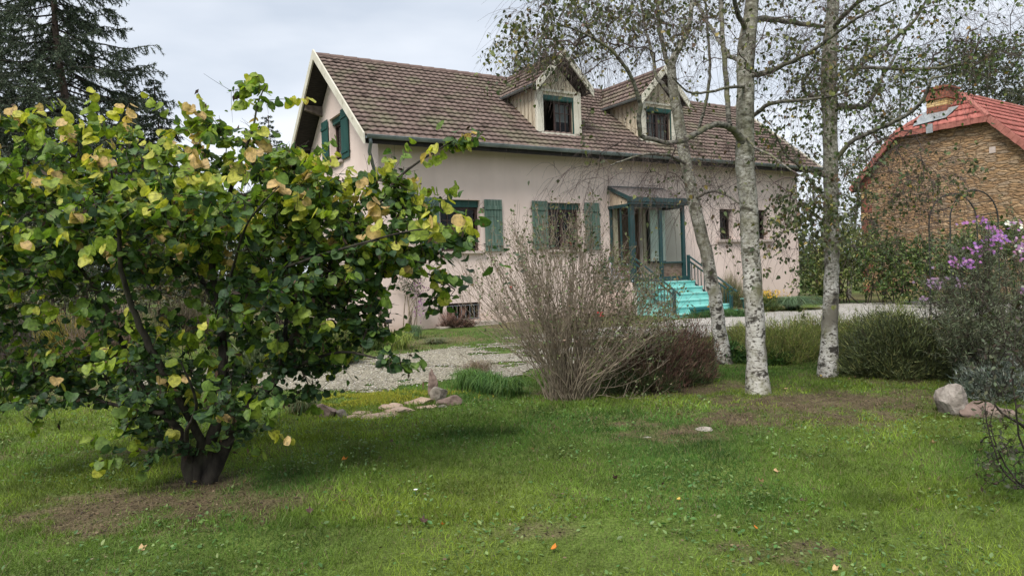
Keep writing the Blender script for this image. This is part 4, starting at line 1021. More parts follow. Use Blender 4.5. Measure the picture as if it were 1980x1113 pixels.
for (a, b) in (((el, zel), (s_br, zb_)), ((s_br, zb_), (s_br2, zb_)), ((s_br2, zb_), (er, zel))):
    s = MB(); p, q = np.array(FL(a[0], front - .02, a[1])), np.array(FL(b[0], front - .02, b[1])); n = 12
    for k in range(n): s.bar(p + (q - p) * k / n, p + (q - p) * (k + .97) / n, .1, .20 + .02 * (k % 2), up=(0, 1, 0) if False else (0, 0, 1))
    s.build('verge_tiles', verge, rf)
    s = MB(); s.add([FL(a[0], front, a[1] - .09), FL(b[0], front, b[1] - .09), FL(b[0], 0.02, b[1] - .09), FL(a[0], 0.02, a[1] - .09)], [(0, 1, 2, 3)]); s.build('soffit', M['dark_wood'], farm)
s = MB(); s.add([FL(el, front, zel - .07), FL(el, DEP, zel - .07), FL(0.0, DEP, ze_ - .07), FL(0.0, front, ze_ - .07)], [(0, 1, 2, 3)]); s.build('soffit', M['dark_wood'], farm)
for (p, q) in ((FL(s_br, front, zb_), FL(ridge_s, hipd, rz_)), (FL(s_br2, front, zb_), FL(ridge_s, hipd, rz_)), (FL(ridge_s, hipd, rz_), FL(ridge_s, DEP, rz_))):
    s = MB(); p, q = np.array(p), np.array(q); n = max(3, int(np.linalg.norm(q - p) / .35))
    for k in range(n): s.tube([p + (q - p) * k / n + (0, 0, .07), p + (q - p) * (k + 1.03) / n + (0, 0, .07)], [.09, .105], 8)
    s.build('ridge_tiles', verge, rf)
# chimney with bands of yellow brick and a lead flashing
cs_, cd_ = 2.30 * K, .75; cz = zb_ + .1
c0_ = None
ch = MB(); hw = .36
bands = [(cz, cz + .55, ybrick), (cz + .55, cz + .80, brick), (cz + .80, cz + 1.06, ybrick), (cz + 1.06, cz + 1.42, brick)]
cpart = None
for bi, (z0, z1, mm) in enumerate(bands):
    s = MB(); e = .0 if bi < 3 else .06; s.box(FL(cs_ - hw - e, cd_ - hw - e, z0), FL(cs_ + hw + e, cd_ + hw + e, z1 - .001))
    if cpart is None: cpart = s.build('chimney', mm, farm)
    else: s.build('brick_band', mm, cpart)
s = MB(); s.box(FL(cs_ - hw - .12, cd_ - hw - .12, cz + 1.42), FL(cs_ + hw + .12, cd_ + hw + .12, cz + 1.50)); s.box(FL(cs_ - .3, cd_ - .3, cz + 1.5), FL(cs_ + .3, cd_ + .3, cz + 1.56)); s.build('chimney_cap', brick, cpart)
lead = mat('lead_flashing', (.22, .24, .25), (.36, .38, .38), rough=.5, scale=5, metal=.3)
tri = slope_f * .78; hs = (rz_ - zb_) / (hipd - front)
zr_ = lambda d: zb_ + (d - front) * hs + .19
s = MB(); s.add([FL(cs_ - hw - .25, front + .05, zr_(front + .05)), FL(cs_ + hw + .15, front + .2, zr_(front + .2)), FL(cs_ + hw + .35, cd_ - .2, zr_(cd_ - .2)), FL(cs_ - hw - .25, cd_ - .2, zr_(cd_ - .2))], [(0, 1, 2, 3)])
s.build('flashing', lead, rf)
s = MB(); s.box(FL(cs_ - .05, front - .1, zr_(front) - .35), FL(cs_ + .18, front - .07, zr_(front) - .02)); s.build('flashing', lead, rf)

# ------------------------------------------------------------------ trees
def tree_obj(name, base, label, cat, group=None): return empty(name, base, label, cat, group)
def finish_branches(name, sk, root, m_main, m_twig, tip=.002, ex=.42, cap=.05, twigs=None, k=10):
    lines, grown = sk.radii(tip, ex, cap)
    link(name, tubes_mesh(name, lines, k), m_main, root, world_coords=True)
    link('branches', tubes_mesh('branches', grown + (twigs or []), 5), m_twig, root, world_coords=True)
    return grown
def px_limb(pts, wid):
    """trace: (x, y, depth) photo points with pixel widths -> points and radii"""
    P = np.array([at(*p) for p in pts]); D = np.array([p[2] for p in pts]); return P, np.array(wid) / FPX * D / 2

def wood(name, groups, mats, root):
    """trunk, limbs and twigs of one tree as one mesh, a bark for each order of branch"""
    Vs, Fs, mi, nb = [], [], [], 0
    for g_i, (ln, k) in enumerate(groups):
        if not ln: continue
        me = tubes_mesh('tmp', ln, k); n = len(me.vertices); v = np.empty(n * 3, np.float32); me.vertices.foreach_get('co', v)
        f = np.empty(len(me.loops), np.int32); me.loops.foreach_get('vertex_index', f)
        Vs.append(v.reshape(-1, 3)); Fs.append(f.reshape(-1, 4) + nb); mi += [g_i] * (len(f) // 4); nb += n; bpy.data.meshes.remove(me)
    return link(name, mesh_np(name, np.concatenate(Vs), np.concatenate(Fs), mi=mi, smooth=True), mats, root, world_coords=True)
# three birches
def birch(rng, base, trunk, limbs, blobs, nleaf, label, bare=None, leaf=.05, lowbark='birch_bark', pal=None):
    root = tree_obj('birch_tree', base, label, 'tree', 'birches beside the drive')
    sk = Skel(rng)
    P, R = px_limb(*trunk); P[0] = base - np.array([0, 0, .08]); R[0] *= 1.18; sk.limb(P, R, .1, .05)
    for l in limbs:
        lp, lr = px_limb(*l); sk.limb(lp, lr * .85, .08, .22)
    A = blob_points(blobs, rng); A = A[A[:, 2] > 1.5]
    sk.grow(A, step=.12, curl=.32, lift=.3)
    lines, grown = sk.radii(.0014, .48, .022)
    tw = sub_twigs(grown, rng, 5, .45, .0013, droop=.75, spread=.7)
    wood('trunk', [(lines[:1], 16), (lines[1:], 10), (grown + tw, 5)], [LM[lowbark], LM['old_bark'], LM['birch_twig']], root)
    # leaves hang along the twigs
    pts = []
    for q, r in tw:
        for t in (1, 2, 3, 4):
            pts.append(q[t])
    for q, r in grown: pts += list(q[max(1, len(q) * 2 // 3):])
    pts = np.array(pts)
    dens = fbm(pts[:, 0] * 1.0 + pts[:, 1] * .37, pts[:, 2] * 1.0, .45, 7, 2)
    w_ = np.clip(dens - .38, .0, 1) ** 1.5 + .004
    if bare is not None:
        for (x, y, D, rx, ry, f) in bare:
            c = at(x, y, D); d = np.sqrt(((pts[:, 0] - c[0]) / (rx / FPX * D)) ** 2 + ((pts[:, 2] - c[2]) / (ry / FPX * D)) ** 2); w_ *= np.where(d < 1, f, 1)
    idx = rng.choice(len(pts), min(nleaf, len(pts)), p=w_ / w_.sum(), replace=True)
    Pp = pts[idx] + rng.normal(size=(len(idx), 3)) * .022
    T = rng.normal(size=(len(idx), 3)) * .7; T[:, 2] -= .9
    Nh = rng.normal(size=(len(idx), 3))
    pal = pal or [(.055, .072, .034), (.085, .10, .042), (.15, .16, .055), (.28, .22, .07), (.11, .07, .045)]
    scatter('leaves', Pp, T, Nh, leaf * rng.uniform(.65, 1.25, len(idx)), BIRCH[0], BIRCH[1], pick(rng, len(idx), pal, [4, 4, 2.2, .45, .8]), LM['birch'], root)
    return root
rB = np.random.default_rng(7)
bc = gnd(*gpix(1467, 757)); bl = np.array([*gpix(1402, 702), 0]); bl[2] = gz(bl[1]); br_ = gnd(*gpix(1600, 725))
DL, DC, DR = bl[1], bc[1], br_[1]
birch(rB, bc, ([(1467, 757, DC), (1463, 700, DC), (1459, 600, DC), (1453, 500, DC), (1448, 400, DC), (1441, 320, DC), (1441, 240, DC), (1442, 150, DC), (1444, 90, DC), (1452, 25, DC), (1462, -60, DC), (1470, -190, DC), (1468, -330, DC)],
              [46, 38, 36, 35, 34, 36, 34, 32, 34, 26, 22, 15, 5]),
      [([(1444, 290, DC), (1428, 262, DC - .1), (1408, 245, DC - .25), (1380, 242, DC - .4), (1352, 254, DC - .5), (1322, 270, DC - .6), (1290, 275, DC - .7), (1262, 268, DC - .75), (1240, 262, DC - .8), (1236, 235, DC - .85), (1237, 205, DC - .9), (1226, 160, DC - 1.0), (1205, 125, DC - 1.1), (1179, 94, DC - 1.2), (1121, 61, DC - 1.3), (1060, 42, DC - 1.4)], [22, 18, 15, 14, 13, 12, 11, 11, 11, 11, 10, 9, 8, 7, 4.5, 2]),
       ([(1410, 243, DC - .25), (1407, 200, DC - .2), (1404, 162, DC - .15), (1398, 81, DC - .1), (1394, 0, DC), (1385, -120, DC)], [11, 12, 12, 11, 10, 5]),
       ([(1450, 145, DC), (1485, 140, DC - .3), (1520, 124, DC - .5), (1575, 95, DC - .8), (1620, 62, DC - 1.0), (1665, 30, DC - 1.3), (1730, 0, DC - 1.6)], [15, 13, 11, 9, 8, 6, 4]),
       ([(1452, 38, DC), (1500, 38, DC + .4), (1560, 48, DC + .8), (1610, 52, DC + 1.2)], [15, 13, 10, 6]),
       ([(1441, 118, DC), (1412, 108, DC + .3), (1385, 70, DC + .6), (1360, 30, DC + .8), (1330, -30, DC + 1.1)], [13, 10, 8, 7, 4]),
       ([(1445, 60, DC), (1425, 20, DC - .3), (1410, -50, DC - .6), (1400, -120, DC - .9)], [13, 11, 9, 4]),
       ([(1456, 225, DC), (1490, 200, DC - .3), (1530, 196, DC - .6), (1600, 188, DC - .9), (1660, 170, DC - 1.3)], [10, 9, 8, 6, 4]),
       ([(1442, 170, DC), (1420, 168, DC - .3), (1340, 180, DC - .9), (1300, 150, DC - 1.2)], [8, 7, 5, 3]),
       ([(1440, 260, DC), (1460, 285, DC - .4), (1490, 300, DC - .7), (1530, 330, DC - 1.0)], [7, 6, 5, 3])],
      [(1180, 40, DC - .9, 190, 90, 1.1, 170), (1060, 70, DC - 1.2, 100, 70, .6, 70), (1330, 60, DC - .3, 120, 110, 1.2, 40), (1300, 340, DC - .7, 170, 90, .7, 34), (1230, 250, DC - .8, 120, 90, .6, 22), (1480, -60, DC, 260, 130, 1.6, 110), (1560, 90, DC - .8, 130, 110, 1.0, 90), (1540, 380, DC - .8, 60, 130, .4, 40), (1120, 330, DC - .9, 90, 70, .4, 16), (1400, 330, DC + .3, 70, 80, .5, 30)],
      4900, 'thick white trunked birch in the middle, rising from a bare brown patch',
      bare=[(1220, 310, DC - .7, 330, 170, .10), (1560, 470, DC - .8, 90, 130, 4)])
birch(rB, bl, ([(1402, 702, DL), (1393, 650, DL), (1386, 600, DL), (1376, 540, DL), (1363, 480, DL), (1346, 410, DL), (1331, 340, DL), (1322, 290, DL), (1314, 240, DL), (1306, 200, DL), (1301, 160, DL), (1298, 125, DL), (1312, 95, DL), (1330, 60, DL), (1338, 0, DL), (1342, -110, DL), (1340, -250, DL)],
              [32, 27, 26, 25, 24, 24, 22, 22, 21, 20, 18, 16, 12, 10, 8, 6, 3]),
      [([(1300, 140, DL), (1288, 110, DL + .1), (1280, 85, DL + .1), (1272, 30, DL + .1), (1262, -60, DL + .2), (1255, -160, DL + .3)], [13, 11, 10, 9, 7, 3]),
       ([(1306, 190, DL), (1270, 150, DL + .4), (1262, 110, DL + .7), (1245, 40, DL + 1.0), (1235, -30, DL + 1.3)], [10, 8, 7, 6, 4]),
       ([(1318, 262, DL), (1345, 262, DL - .3), (1362, 210, DL - .4), (1372, 150, DL - .5), (1368, 60, DL - .6), (1360, -40, DL - .7)], [9, 8, 7, 7, 6, 3]),
       ([(1340, 385, DL), (1372, 370, DL - .3), (1400, 375, DL - .6), (1432, 395, DL - .8)], [8, 7, 6, 4]),
       ([(1330, 320, DL), (1290, 300, DL - .4), (1240, 300, DL - .8), (1180, 320, DL - 1.1)], [8, 7, 5, 3])],
      [(1270, 10, DL, 150, 110, 1.3, 60), (1150, 100, DL + .2, 130, 90, .9, 50), (1330, 110, DL, 110, 130, 1.0, 30), (1240, 360, DL - .6, 160, 80, .8, 32), (1330, 300, DL - .2, 100, 90, .8, 24), (1410, 430, DL - .4, 60, 80, .4, 20), (1300, -160, DL, 200, 120, 1.5, 60), (1010, 90, DL - .6, 60, 60, .5, 30)],
      3600, 'leaning birch standing behind the brown heather', bare=[(1260, 350, DL - .6, 260, 150, .12)])
birch(rB, br_, ([(1600, 725, DR), (1604, 640, DR), (1608, 540, DR), (1608, 440, DR), (1606, 340, DR), (1604, 240, DR), (1602, 150, DR), (1606, 80, DR), (1612, 0, DR), (1617, -110, DR), (1615, -260, DR)],
               [36, 30, 27, 27, 27, 27, 30, 26, 22, 15, 5]),
      [([(1612, 315, DR), (1630, 290, DR - .1), (1655, 268, DR - .2), (1700, 248, DR - .4), (1740, 230, DR - .6), (1775, 205, DR - .8), (1792, 180, DR - .9), (1798, 155, DR - 1.0), (1812, 150, DR - 1.0), (1850, 145, DR - 1.3)], [10, 11, 10, 10, 9, 8, 8, 6, 5, 3]),
       ([(1616, 205, DR), (1645, 208, DR + .2), (1675, 202, DR + .4), (1692, 180, DR + .5), (1705, 150, DR + .6), (1730, 110, DR + .8), (1760, 40, DR + 1.0)], [14, 13, 12, 9, 7, 5, 3]),
       ([(1618, 148, DR), (1640, 134, DR - .2), (1680, 131, DR - .4), (1740, 134, DR - .6), (1812, 132, DR - .9), (1870, 118, DR - 1.2)], [10, 9, 8, 8, 7, 3]),
       ([(1650, 152, DR + .2), (1660, 132, DR + .2), (1700, 100, DR + .1), (1745, 62, DR), (1772, 35, DR - .1), (1800, -20, DR - .2)], [8, 8, 8, 8, 7, 4]),
       ([(1598, 185, DR), (1575, 188, DR - .3), (1555, 178, DR - .5), (1553, 160, DR - .6), (1575, 130, DR - .8)], [9, 9, 9, 8, 5]),
       ([(1604, 345, DR), (1580, 335, DR - .2), (1548, 322, DR - .5), (1520, 300, DR - .8), (1500, 260, DR - 1.1)], [8, 8, 7, 5, 3]),
       ([(1600, 390, DR), (1575, 360, DR + .1), (1550, 325, DR + .2), (1530, 280, DR + .4)], [7, 6, 5, 3]),
       ([(1608, 60, DR), (1640, 20, DR - .4), (1690, -10, DR - .8), (1760, -30, DR - 1.3)], [12, 10, 8, 4])],
      [(1760, 60, DR - .4, 200, 110, 1.3, 150), (1900, 70, DR - 1.0, 120, 90, .9, 80), (1700, 380, DR - .6, 110, 120, .7, 80), (1800, 340, DR - .8, 80, 110, .6, 50), (1640, 120, DR, 120, 140, 1.2, 90), (1540, 200, DR - .2, 80, 130, .9, 60), (1620, -100, DR, 250, 120, 1.5, 90), (1680, 250, DR, 80, 90, .6, 40), (1570, 430, DR, 40, 80, .4, 20)],
      5200, 'slim birch on the lawn, rightmost of the three, with mossy upper trunk', lowbark='birch_bark', pal=[(.058, .082, .034), (.09, .125, .042), (.15, .18, .055), (.32, .20, .06), (.10, .07, .045)])

# ------------------------------------------------------------------ the big redbud in the foreground
rR = np.random.default_rng(12)
DB = 5.3; rb = gnd(*gpix(378, 935)); DB = rb[1]
root = empty('redbud_tree', rb, 'low spreading redbud with round green and yellow leaves, on the lawn in front', 'tree')
sk = Skel(rR)
for l in [([(372, 945, DB), (368, 900, DB), (352, 850, DB), (318, 800, DB + .1), (270, 740, DB + .2), (235, 660, DB + .2), (190, 570, DB + .1), (130, 480, DB), (70, 400, DB - .1)], [44, 40, 26, 20, 16, 13, 11, 8, 4]),
          ([(385, 948, DB), (382, 900, DB), (388, 850, DB - .05), (345, 770, DB - .2), (300, 690, DB - .3), (262, 610, DB - .4), (235, 520, DB - .5), (228, 420, DB - .6), (215, 330, DB - .7)], [44, 38, 22, 20, 19, 16, 12, 9, 4]),
          ([(398, 945, DB), (404, 890, DB), (418, 830, DB), (428, 760, DB + .05), (432, 680, DB + .1), (424, 600, DB + .1), (410, 520, DB + .05), (425, 430, DB), (455, 340, DB), (485, 260, DB), (500, 195, DB), (515, 165, DB)], [40, 32, 30, 27, 24, 22, 17, 13, 9, 6, 4, 3]),
          ([(405, 942, DB), (425, 880, DB), (452, 825, DB), (492, 775, DB), (530, 735, DB), (548, 690, DB), (590, 610, DB), (625, 540, DB), (665, 470, DB), (720, 410, DB), (770, 345, DB - .1), (830, 300, DB - .1), (880, 270, DB - .1)], [42, 40, 30, 26, 24, 18, 15, 13, 11, 9, 7, 5, 2.5]),
          ([(430, 600, DB), (500, 540, DB - .2), (600, 500, DB - .5), (700, 470, DB - .7), (800, 445, DB - .8), (890, 440, DB - .8)], [9, 8, 7, 6, 4, 2]),
          ([(530, 735, DB), (590, 700, DB - .2), (660, 680, DB - .3), (720, 690, DB - .4), (770, 700, DB - .4)], [12, 9, 7, 5, 3]),
          ([(318, 800, DB), (260, 790, DB + .1), (180, 770, DB + .2), (110, 730, DB + .3), (40, 700, DB + .3)], [12, 10, 8, 6, 3]),
          ([(590, 610, DB), (660, 570, DB + .2), (760, 520, DB + .3), (830, 530, DB + .3), (880, 560, DB + .3)], [9, 8, 6, 5, 3]),
          ([(424, 600, DB), (370, 500, DB + .6), (330, 400, DB + 1.0), (290, 300, DB + 1.2)], [14, 11, 8, 4]),
          ([(424, 620, DB), (450, 520, DB - .5), (480, 430, DB - .9), (540, 360, DB - 1.1)], [9, 7, 5, 3]),
          ([(548, 690, DB), (560, 580, DB + .5), (600, 470, DB + .9), (660, 360, DB + 1.1)], [12, 10, 7, 4]),
          ([(368, 900, DB), (360, 840, DB - .3), (380, 780, DB - .7), (350, 700, DB - .9)], [16, 12, 8, 4])]:
    sk.limb(*px_limb(*l), .08, .12)
blobs = [(150, 410, DB, 190, 105, .8, 66), (50, 490, DB, 130, 120, .7, 46), (330, 420, DB, 195, 105, 1.0, 84), (520, 405, DB, 165, 110, 1.0, 82), (650, 440, DB, 145, 108, .8, 66), (740, 480, DB - .1, 120, 90, .5, 50),
         (560, 560, DB - .1, 150, 90, .7, 60), (620, 630, DB - .1, 105, 65, .5, 34), (300, 500, DB + .1, 230, 90, .9, 42), (680, 630, DB - .2, 70, 50, .35, 12), (110, 310, DB, 120, 50, .5, 14), (290, 290, DB, 110, 45, .5, 14), (430, 300, DB, 80, 40, .5, 10), (555, 320, DB, 80, 45, .5, 18),
         (735, 345, DB, 50, 28, .3, 6), (505, 178, DB, 40, 20, .08, 3), (480, 255, DB, 60, 20, .2, 4), (180, 250, DB, 30, 20, .1, 3), (30, 230, DB, 30, 20, .1, 4), (455, 170, DB, 20, 10, .1, 2), (780, 400, DB, 60, 60, .3, 14), (880, 450, DB - .8, 50, 25, .1, 7), (840, 560, DB + .2, 45, 40, .1, 6), (760, 690, DB - .4, 40, 25, .1, 6), (880, 275, DB, 45, 16, .08, 4), (400, 240, DB, 30, 20, .1, 4),
         (120, 740, DB + .2, 150, 60, .5, 36), (270, 800, DB, 90, 45, .4, 24), (30, 640, DB + .2, 80, 80, .5, 20), (450, 720, DB, 110, 60, .6, 16), (560, 740, DB, 80, 45, .4, 18), (330, 860, DB - .1, 80, 35, .3, 12), (480, 830, DB - .1, 60, 25, .2, 6), (200, 620, DB + .2, 120, 60, .6, 16), (430, 800, DB - .5, 40, 40, .2, 8), (300, 660, DB + .2, 110, 60, .7, 24), (500, 650, DB + .3, 80, 50, .6, 12), (180, 700, DB + .4, 130, 60, .6, 30), (400, 740, DB + .3, 110, 50, .5, 26), (60, 760, DB + .2, 90, 50, .4, 18), (260, 740, DB - .4, 90, 50, .4, 20), (600, 690, DB, 80, 50, .4, 16), (690, 590, DB, 70, 60, .4, 20), (-60, 450, DB, 90, 130, .6, 18)]
blobs = [(a, b, c, d, e, f, int(g * 1.0) if g > 9 else g) for a, b, c, d, e, f, g in blobs]
A = blob_points(blobs, rR); A = A[A[:, 2] > .35]
sk.grow(A, step=.07, curl=.22, lift=.15)
lines, grown = sk.radii(.0019, .42, .014)
lines = [(p_, r_ * .76) for p_, r_ in lines]
tw = sub_twigs(grown, rR, 3, .22, .0015, up=.25, droop=.15)
wood('trunk', [(lines, 12), (grown + tw, 5)], [LM['bark'], LM['bark']], root)
LP_, LT, LS, LC = [], [], [], []
top_z = lambda x: 0
def add_leaf(p, d, size, col):
    LP_.append(p); LT.append(d); LS.append(size); LC.append(col)
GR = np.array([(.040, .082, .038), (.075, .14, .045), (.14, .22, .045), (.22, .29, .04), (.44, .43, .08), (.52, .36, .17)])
for ci_, (q, r) in enumerate(grown + tw):
    n = len(q); cnt = 2 if n == 5 else 9
    hgt = (q[-1][2] - 1.5) / 1.2
    for j in range(cnt):
        i = min(n - 1, int(n - 1 - rR.random() ** 1.4 * min(n - 1, 7)))
        a = rR.uniform(0, 2 * np.pi); d = np.array([math.cos(a), math.sin(a), rR.uniform(-1.1, .1)])
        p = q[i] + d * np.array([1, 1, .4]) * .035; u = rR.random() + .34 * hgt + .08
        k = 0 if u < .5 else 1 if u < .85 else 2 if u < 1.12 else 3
        low = p[2] < 1.45 and rR.random() < .55
        if low and rR.random() < .25: continue
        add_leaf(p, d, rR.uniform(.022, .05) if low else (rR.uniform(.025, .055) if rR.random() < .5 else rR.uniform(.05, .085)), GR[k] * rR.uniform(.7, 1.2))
    # fresh shoot tips: a row of large overlapping leaves
    if rR.random() < (.30 + .35 * max(0, min(1, hgt))) * (1 if n > 5 else .45):
        e = q[-1] - q[-2]; e /= np.linalg.norm(e) + 1e-9; e = e * .6 + np.array([0, 0, .25]) + rR.normal(size=3) * .35; e /= np.linalg.norm(e)
        base_k = min(5, max(1, int(round(2.5 + 1.1 * hgt + rR.normal() * .9)))); m = rR.integers(3, 7)
        for j in range(m):
            sd = np.cross(e, (0, 0, 1.)); sd /= np.linalg.norm(sd) + 1e-9; sgn = 1 if j % 2 else -1
            p = q[-1] + e * (.035 * j); d = sd * sgn * .6 + e * .3 + np.array([0, 0, -.7]) + rR.normal(size=3) * .15
            k = min(5, base_k + (1 if j >= m - 2 and rR.random() < .5 else 0)); add_leaf(p, d, rR.uniform(.068, .10) * (1 - .06 * j), GR[k] * rR.uniform(.88, 1.15))
LP_, LT, LS, LC = map(np.array, (LP_, LT, LS, LC))
Nh = rR.normal(size=(len(LP_), 3)) * .75; Nh[:, 2] += .65; Nh[:, 1] -= .35
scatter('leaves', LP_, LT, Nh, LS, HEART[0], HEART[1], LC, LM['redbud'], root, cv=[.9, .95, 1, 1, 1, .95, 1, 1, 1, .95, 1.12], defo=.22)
m_ = rR.choice(len(LP_), 2600); T = rR.normal(size=(2600, 3)); T[:, 2] -= 1    # shrivelled leaves and seed pods still hanging
scatter('dry_pods', LP_[m_] + rR.normal(size=(2600, 3)) * .02, T, rR.normal(size=(2600, 3)), rR.uniform(.03, .07, 2600), [(0, 0, 0), (.16, .4, .1), (0, 1, 0), (-.16, .4, -.1)], [(0, 1, 2, 3)], pick(rR, 2600, [(.05, .03, .02), (.10, .06, .035)], [2, 1]), LM['dead'], root)
# ------------------------------------------------------------------ shrubs, beds and background
def G(x, y): return gnd(*gpix(x, y))
def mound(name, base, rx, ry, h, n, length, width, pal, probs, label, cat, group=None, m='heath', up=.9, seed=1, part='foliage', top=1.0, stems=0, low=.15, out=.9):
    """dense low plant: sprigs standing out of an uneven dome"""
    rg = np.random.default_rng(seed); root = empty(name, base, label, cat, group)
    v = rg.normal(size=(n, 3)); v[:, 2] = abs(v[:, 2]) * top; v /= np.linalg.norm(v, axis=1, keepdims=True)
    lump = .45 + .95 * fbm(np.arctan2(v[:, 1], v[:, 0]) * 1.9 + seed, v[:, 2] * 2.6, .7, seed, 4)
    cl = rg.integers(0, n // 14 + 1, n); cr = rg.uniform(.82, 1.12, n // 14 + 1)[cl]; cd = rg.normal(size=(n // 14 + 1, 3))[cl]
    vs_ = rg.normal(size=(n // 14 + 1, 3)); vs_[:, 2] = abs(vs_[:, 2]) * top; vs_ /= np.linalg.norm(vs_, axis=1, keepdims=True); v = vs_[cl] + rg.normal(size=(n, 3)) * .05; v[:, 2] = abs(v[:, 2])
    lump = .45 + .95 * fbm(np.arctan2(v[:, 1], v[:, 0]) * 1.9 + seed, v[:, 2] * 2.6, .7, seed, 4)
    rr = (1 - .42 * rg.random(n) ** 1.8) * lump * cr
    P = v * rr[:, None] * np.array([rx, ry, h]); P[:, 2] = np.maximum(P[:, 2], low * h * rg.random(n)) 
    P = P + np.array(base); T = v * np.array([out, out, .5]) + np.array([0, 0, up]) + rg.normal(size=(n, 3)) * .5 + cd * .25
    C = pick(rg, n, pal, probs, .3) * np.repeat(rg.uniform(.7, 1.35, (n // 14 + 1, 1)), 1, 1)[cl]
    blades(part, P, T, length * rg.uniform(.5, 1.4, n), width, C, LM[m], root, rng=rg)
    if stems:
        ln = []
        for i in range(stems):
            a = rg.uniform(0, 6.28); e = np.array(base) + np.array([math.cos(a) * rx * .8 * rg.random(), math.sin(a) * ry * .8 * rg.random(), h * rg.uniform(.5, .9)])
            b_ = np.array(base) + np.array([math.cos(a) * rx * .25 * rg.random(), math.sin(a) * ry * .25 * rg.random(), -.02]); t = np.linspace(0, 1, 5)[:, None]
            ln.append((b_ + (e - b_) * t + rg.normal(size=(5, 3)) * .02 * t, np.linspace(.006, .002, 5)))
        link('stems', tubes_mesh('stems', ln, 4), LM['twig'], root, world_coords=True)
    return root
def bush(name, base, blobs, label, cat, pal, probs, leaf=.06, nl=8, group=None, seed=1, tmpl=OVAL, bark='twig', stems=7, tip=.003, up=.3, m='shrub', twl=.25, bw=.12, step=.12):
    """stems from the base towards points in leafy clouds, leaves along the outer shoots. blobs in metres: (dx, dy, z, rx, ry, rz, n)"""
    rg = np.random.default_rng(seed); root = empty(name, base, label, cat, group); b = np.array(base, float); sk = Skel(rg)
    hmax = max(q[2] + q[5] for q in blobs)
    for i in range(stems):
        q = blobs[i % len(blobs)]; e = b + np.array([q[0] + rg.normal() * q[3] * .3, q[1] + rg.normal() * q[4] * .3, q[2] * .8])
        s0 = b + np.array([rg.normal() * bw, rg.normal() * bw, -.05]); mid = s0 * .5 + e * .5 + np.array([0, 0, .12 * hmax]) + rg.normal(size=3) * .06
        sk.limb([s0, mid, e], np.array([.018, .013, .006]) * (hmax / 1.8) ** .7, step, .1)
    A = []
    for (dx, dy, z, rx, ry, rz, n) in blobs:
        v = rg.normal(size=(n, 3)); v /= np.linalg.norm(v, axis=1, keepdims=True); v *= rg.random((n, 1)) ** .4; A.append(b + np.array([dx, dy, z]) + v * np.array([rx, ry, rz]))
    A = np.concatenate(A); A = A[A[:, 2] > b[2] + .05]; sk.grow(A, step=step, curl=.2, lift=up)
    lines, grown = sk.radii(tip, .4, .02); tw = sub_twigs(grown, rg, 2, twl, tip * .7, up=.3)
    wood('stems', [(lines, 6), (grown + tw, 4)], [LM[bark], LM[bark]], root)
    P, T = [], []
    for q, r in grown + tw:
        n = len(q)
        for j in range(nl):
            i = rg.integers(max(1, n // 3), n); P.append(q[i] + rg.normal(size=3) * .02); d = q[i] - q[i - 1]; d /= np.linalg.norm(d) + 1e-9; T.append(d * .6 + rg.normal(size=3) * .7)
    P, T = np.array(P), np.array(T); Nh = rg.normal(size=P.shape) * .6 + np.array([0, -.2, .7])
    scatter('leaves', P, T, Nh, leaf * rg.uniform(.6, 1.3, len(P)), tmpl[0], tmpl[1], pick(rg, len(P), pal, probs, .2), LM[m], root)
    return root
GREENS = [(.03, .055, .02), (.05, .085, .028), (.085, .12, .035), (.15, .17, .05)]

# the bare many-stemmed shrub in the middle
rS = np.random.default_rng(21)
sb = G(1100, 772); DS_ = sb[1]; root = empty('shrub', sb, 'nearly leafless fan-shaped shrub of many upright stems, in front of the house', 'shrub')
main, side = [], []
LM['red_twig'] = mat('reddish_twig', (.15, .115, .085), (.29, .235, .18), rough=.9, scale=14)
for i in range(225):
    u = rS.uniform(-1.1, 1.1) if rS.random() < .78 else rS.normal() * .45; w_ = rS.uniform(-.9, .9)
    tx = 1100 + (u * 195 if u < 0 else u * 185) ; ty = 410 + 110 * abs(u) ** 1.7 + abs(rS.normal()) * 65 + (40 if u > .3 else 0)
    e = at(tx, ty, DS_ + w_ * .8); s0 = sb + np.array([rS.normal() * .09 + u * .07, w_ * .10, -.03])
    dv = e - s0; mid = s0 + dv * .5 + np.array([-u * .03, w_ * .12, .06]) + rS.normal(size=3) * .04
    P, R = smooth_line([s0, s0 + dv * .22 + np.array([-u * .05, w_ * .05, .05]) + rS.normal(size=3) * .02, mid, e], np.array([.0072, .0056, .0036, .0016]) * rS.uniform(.6, 1.25), .07)
    P[1:] += rS.normal(size=P[1:].shape) * .006
    main.append((P, R))
tw1 = sub_twigs(main, rS, 11, .28, .0021, up=.9, spread=.55); tw2 = sub_twigs(tw1, rS, 1, .13, .0015, up=.5)
wood('stems', [(main, 5), (tw1 + tw2, 3)], [LM['pale_twig'], LM['red_twig']], root)
pts = np.array([q[t] for q, r in tw1 + tw2 for t in (2, 4)]); n = len(pts); zrel = (pts[:, 2] - sb[2]) / 2.2
w_ = .25 + .9 * np.clip(zrel - .25, 0, 1) + 2.6 * np.clip((pts[:, 0] - sb[0] - .1), 0, 1) * (zrel < .75)
idx = rS.choice(n, 6500, p=w_ / w_.sum()); T = rS.normal(size=(6500, 3)) * .8; T[:, 2] -= .2
scatter('leaves', pts[idx] + rS.normal(size=(6500, 3)) * .012, T, rS.normal(size=(6500, 3)), rS.uniform(.018, .045, 6500), OVAL[0], OVAL[1],
        pick(rS, 6500, [(.12, .10, .06), (.17, .145, .09), (.11, .15, .065), (.19, .23, .10), (.25, .17, .11)], [2, 2.4, 4, 2.4, .7]), LM['shrub'], root)
topl = [q for q, r in main if abs(q[-1][0] - sb[0]) < .7]; P, T = [], []
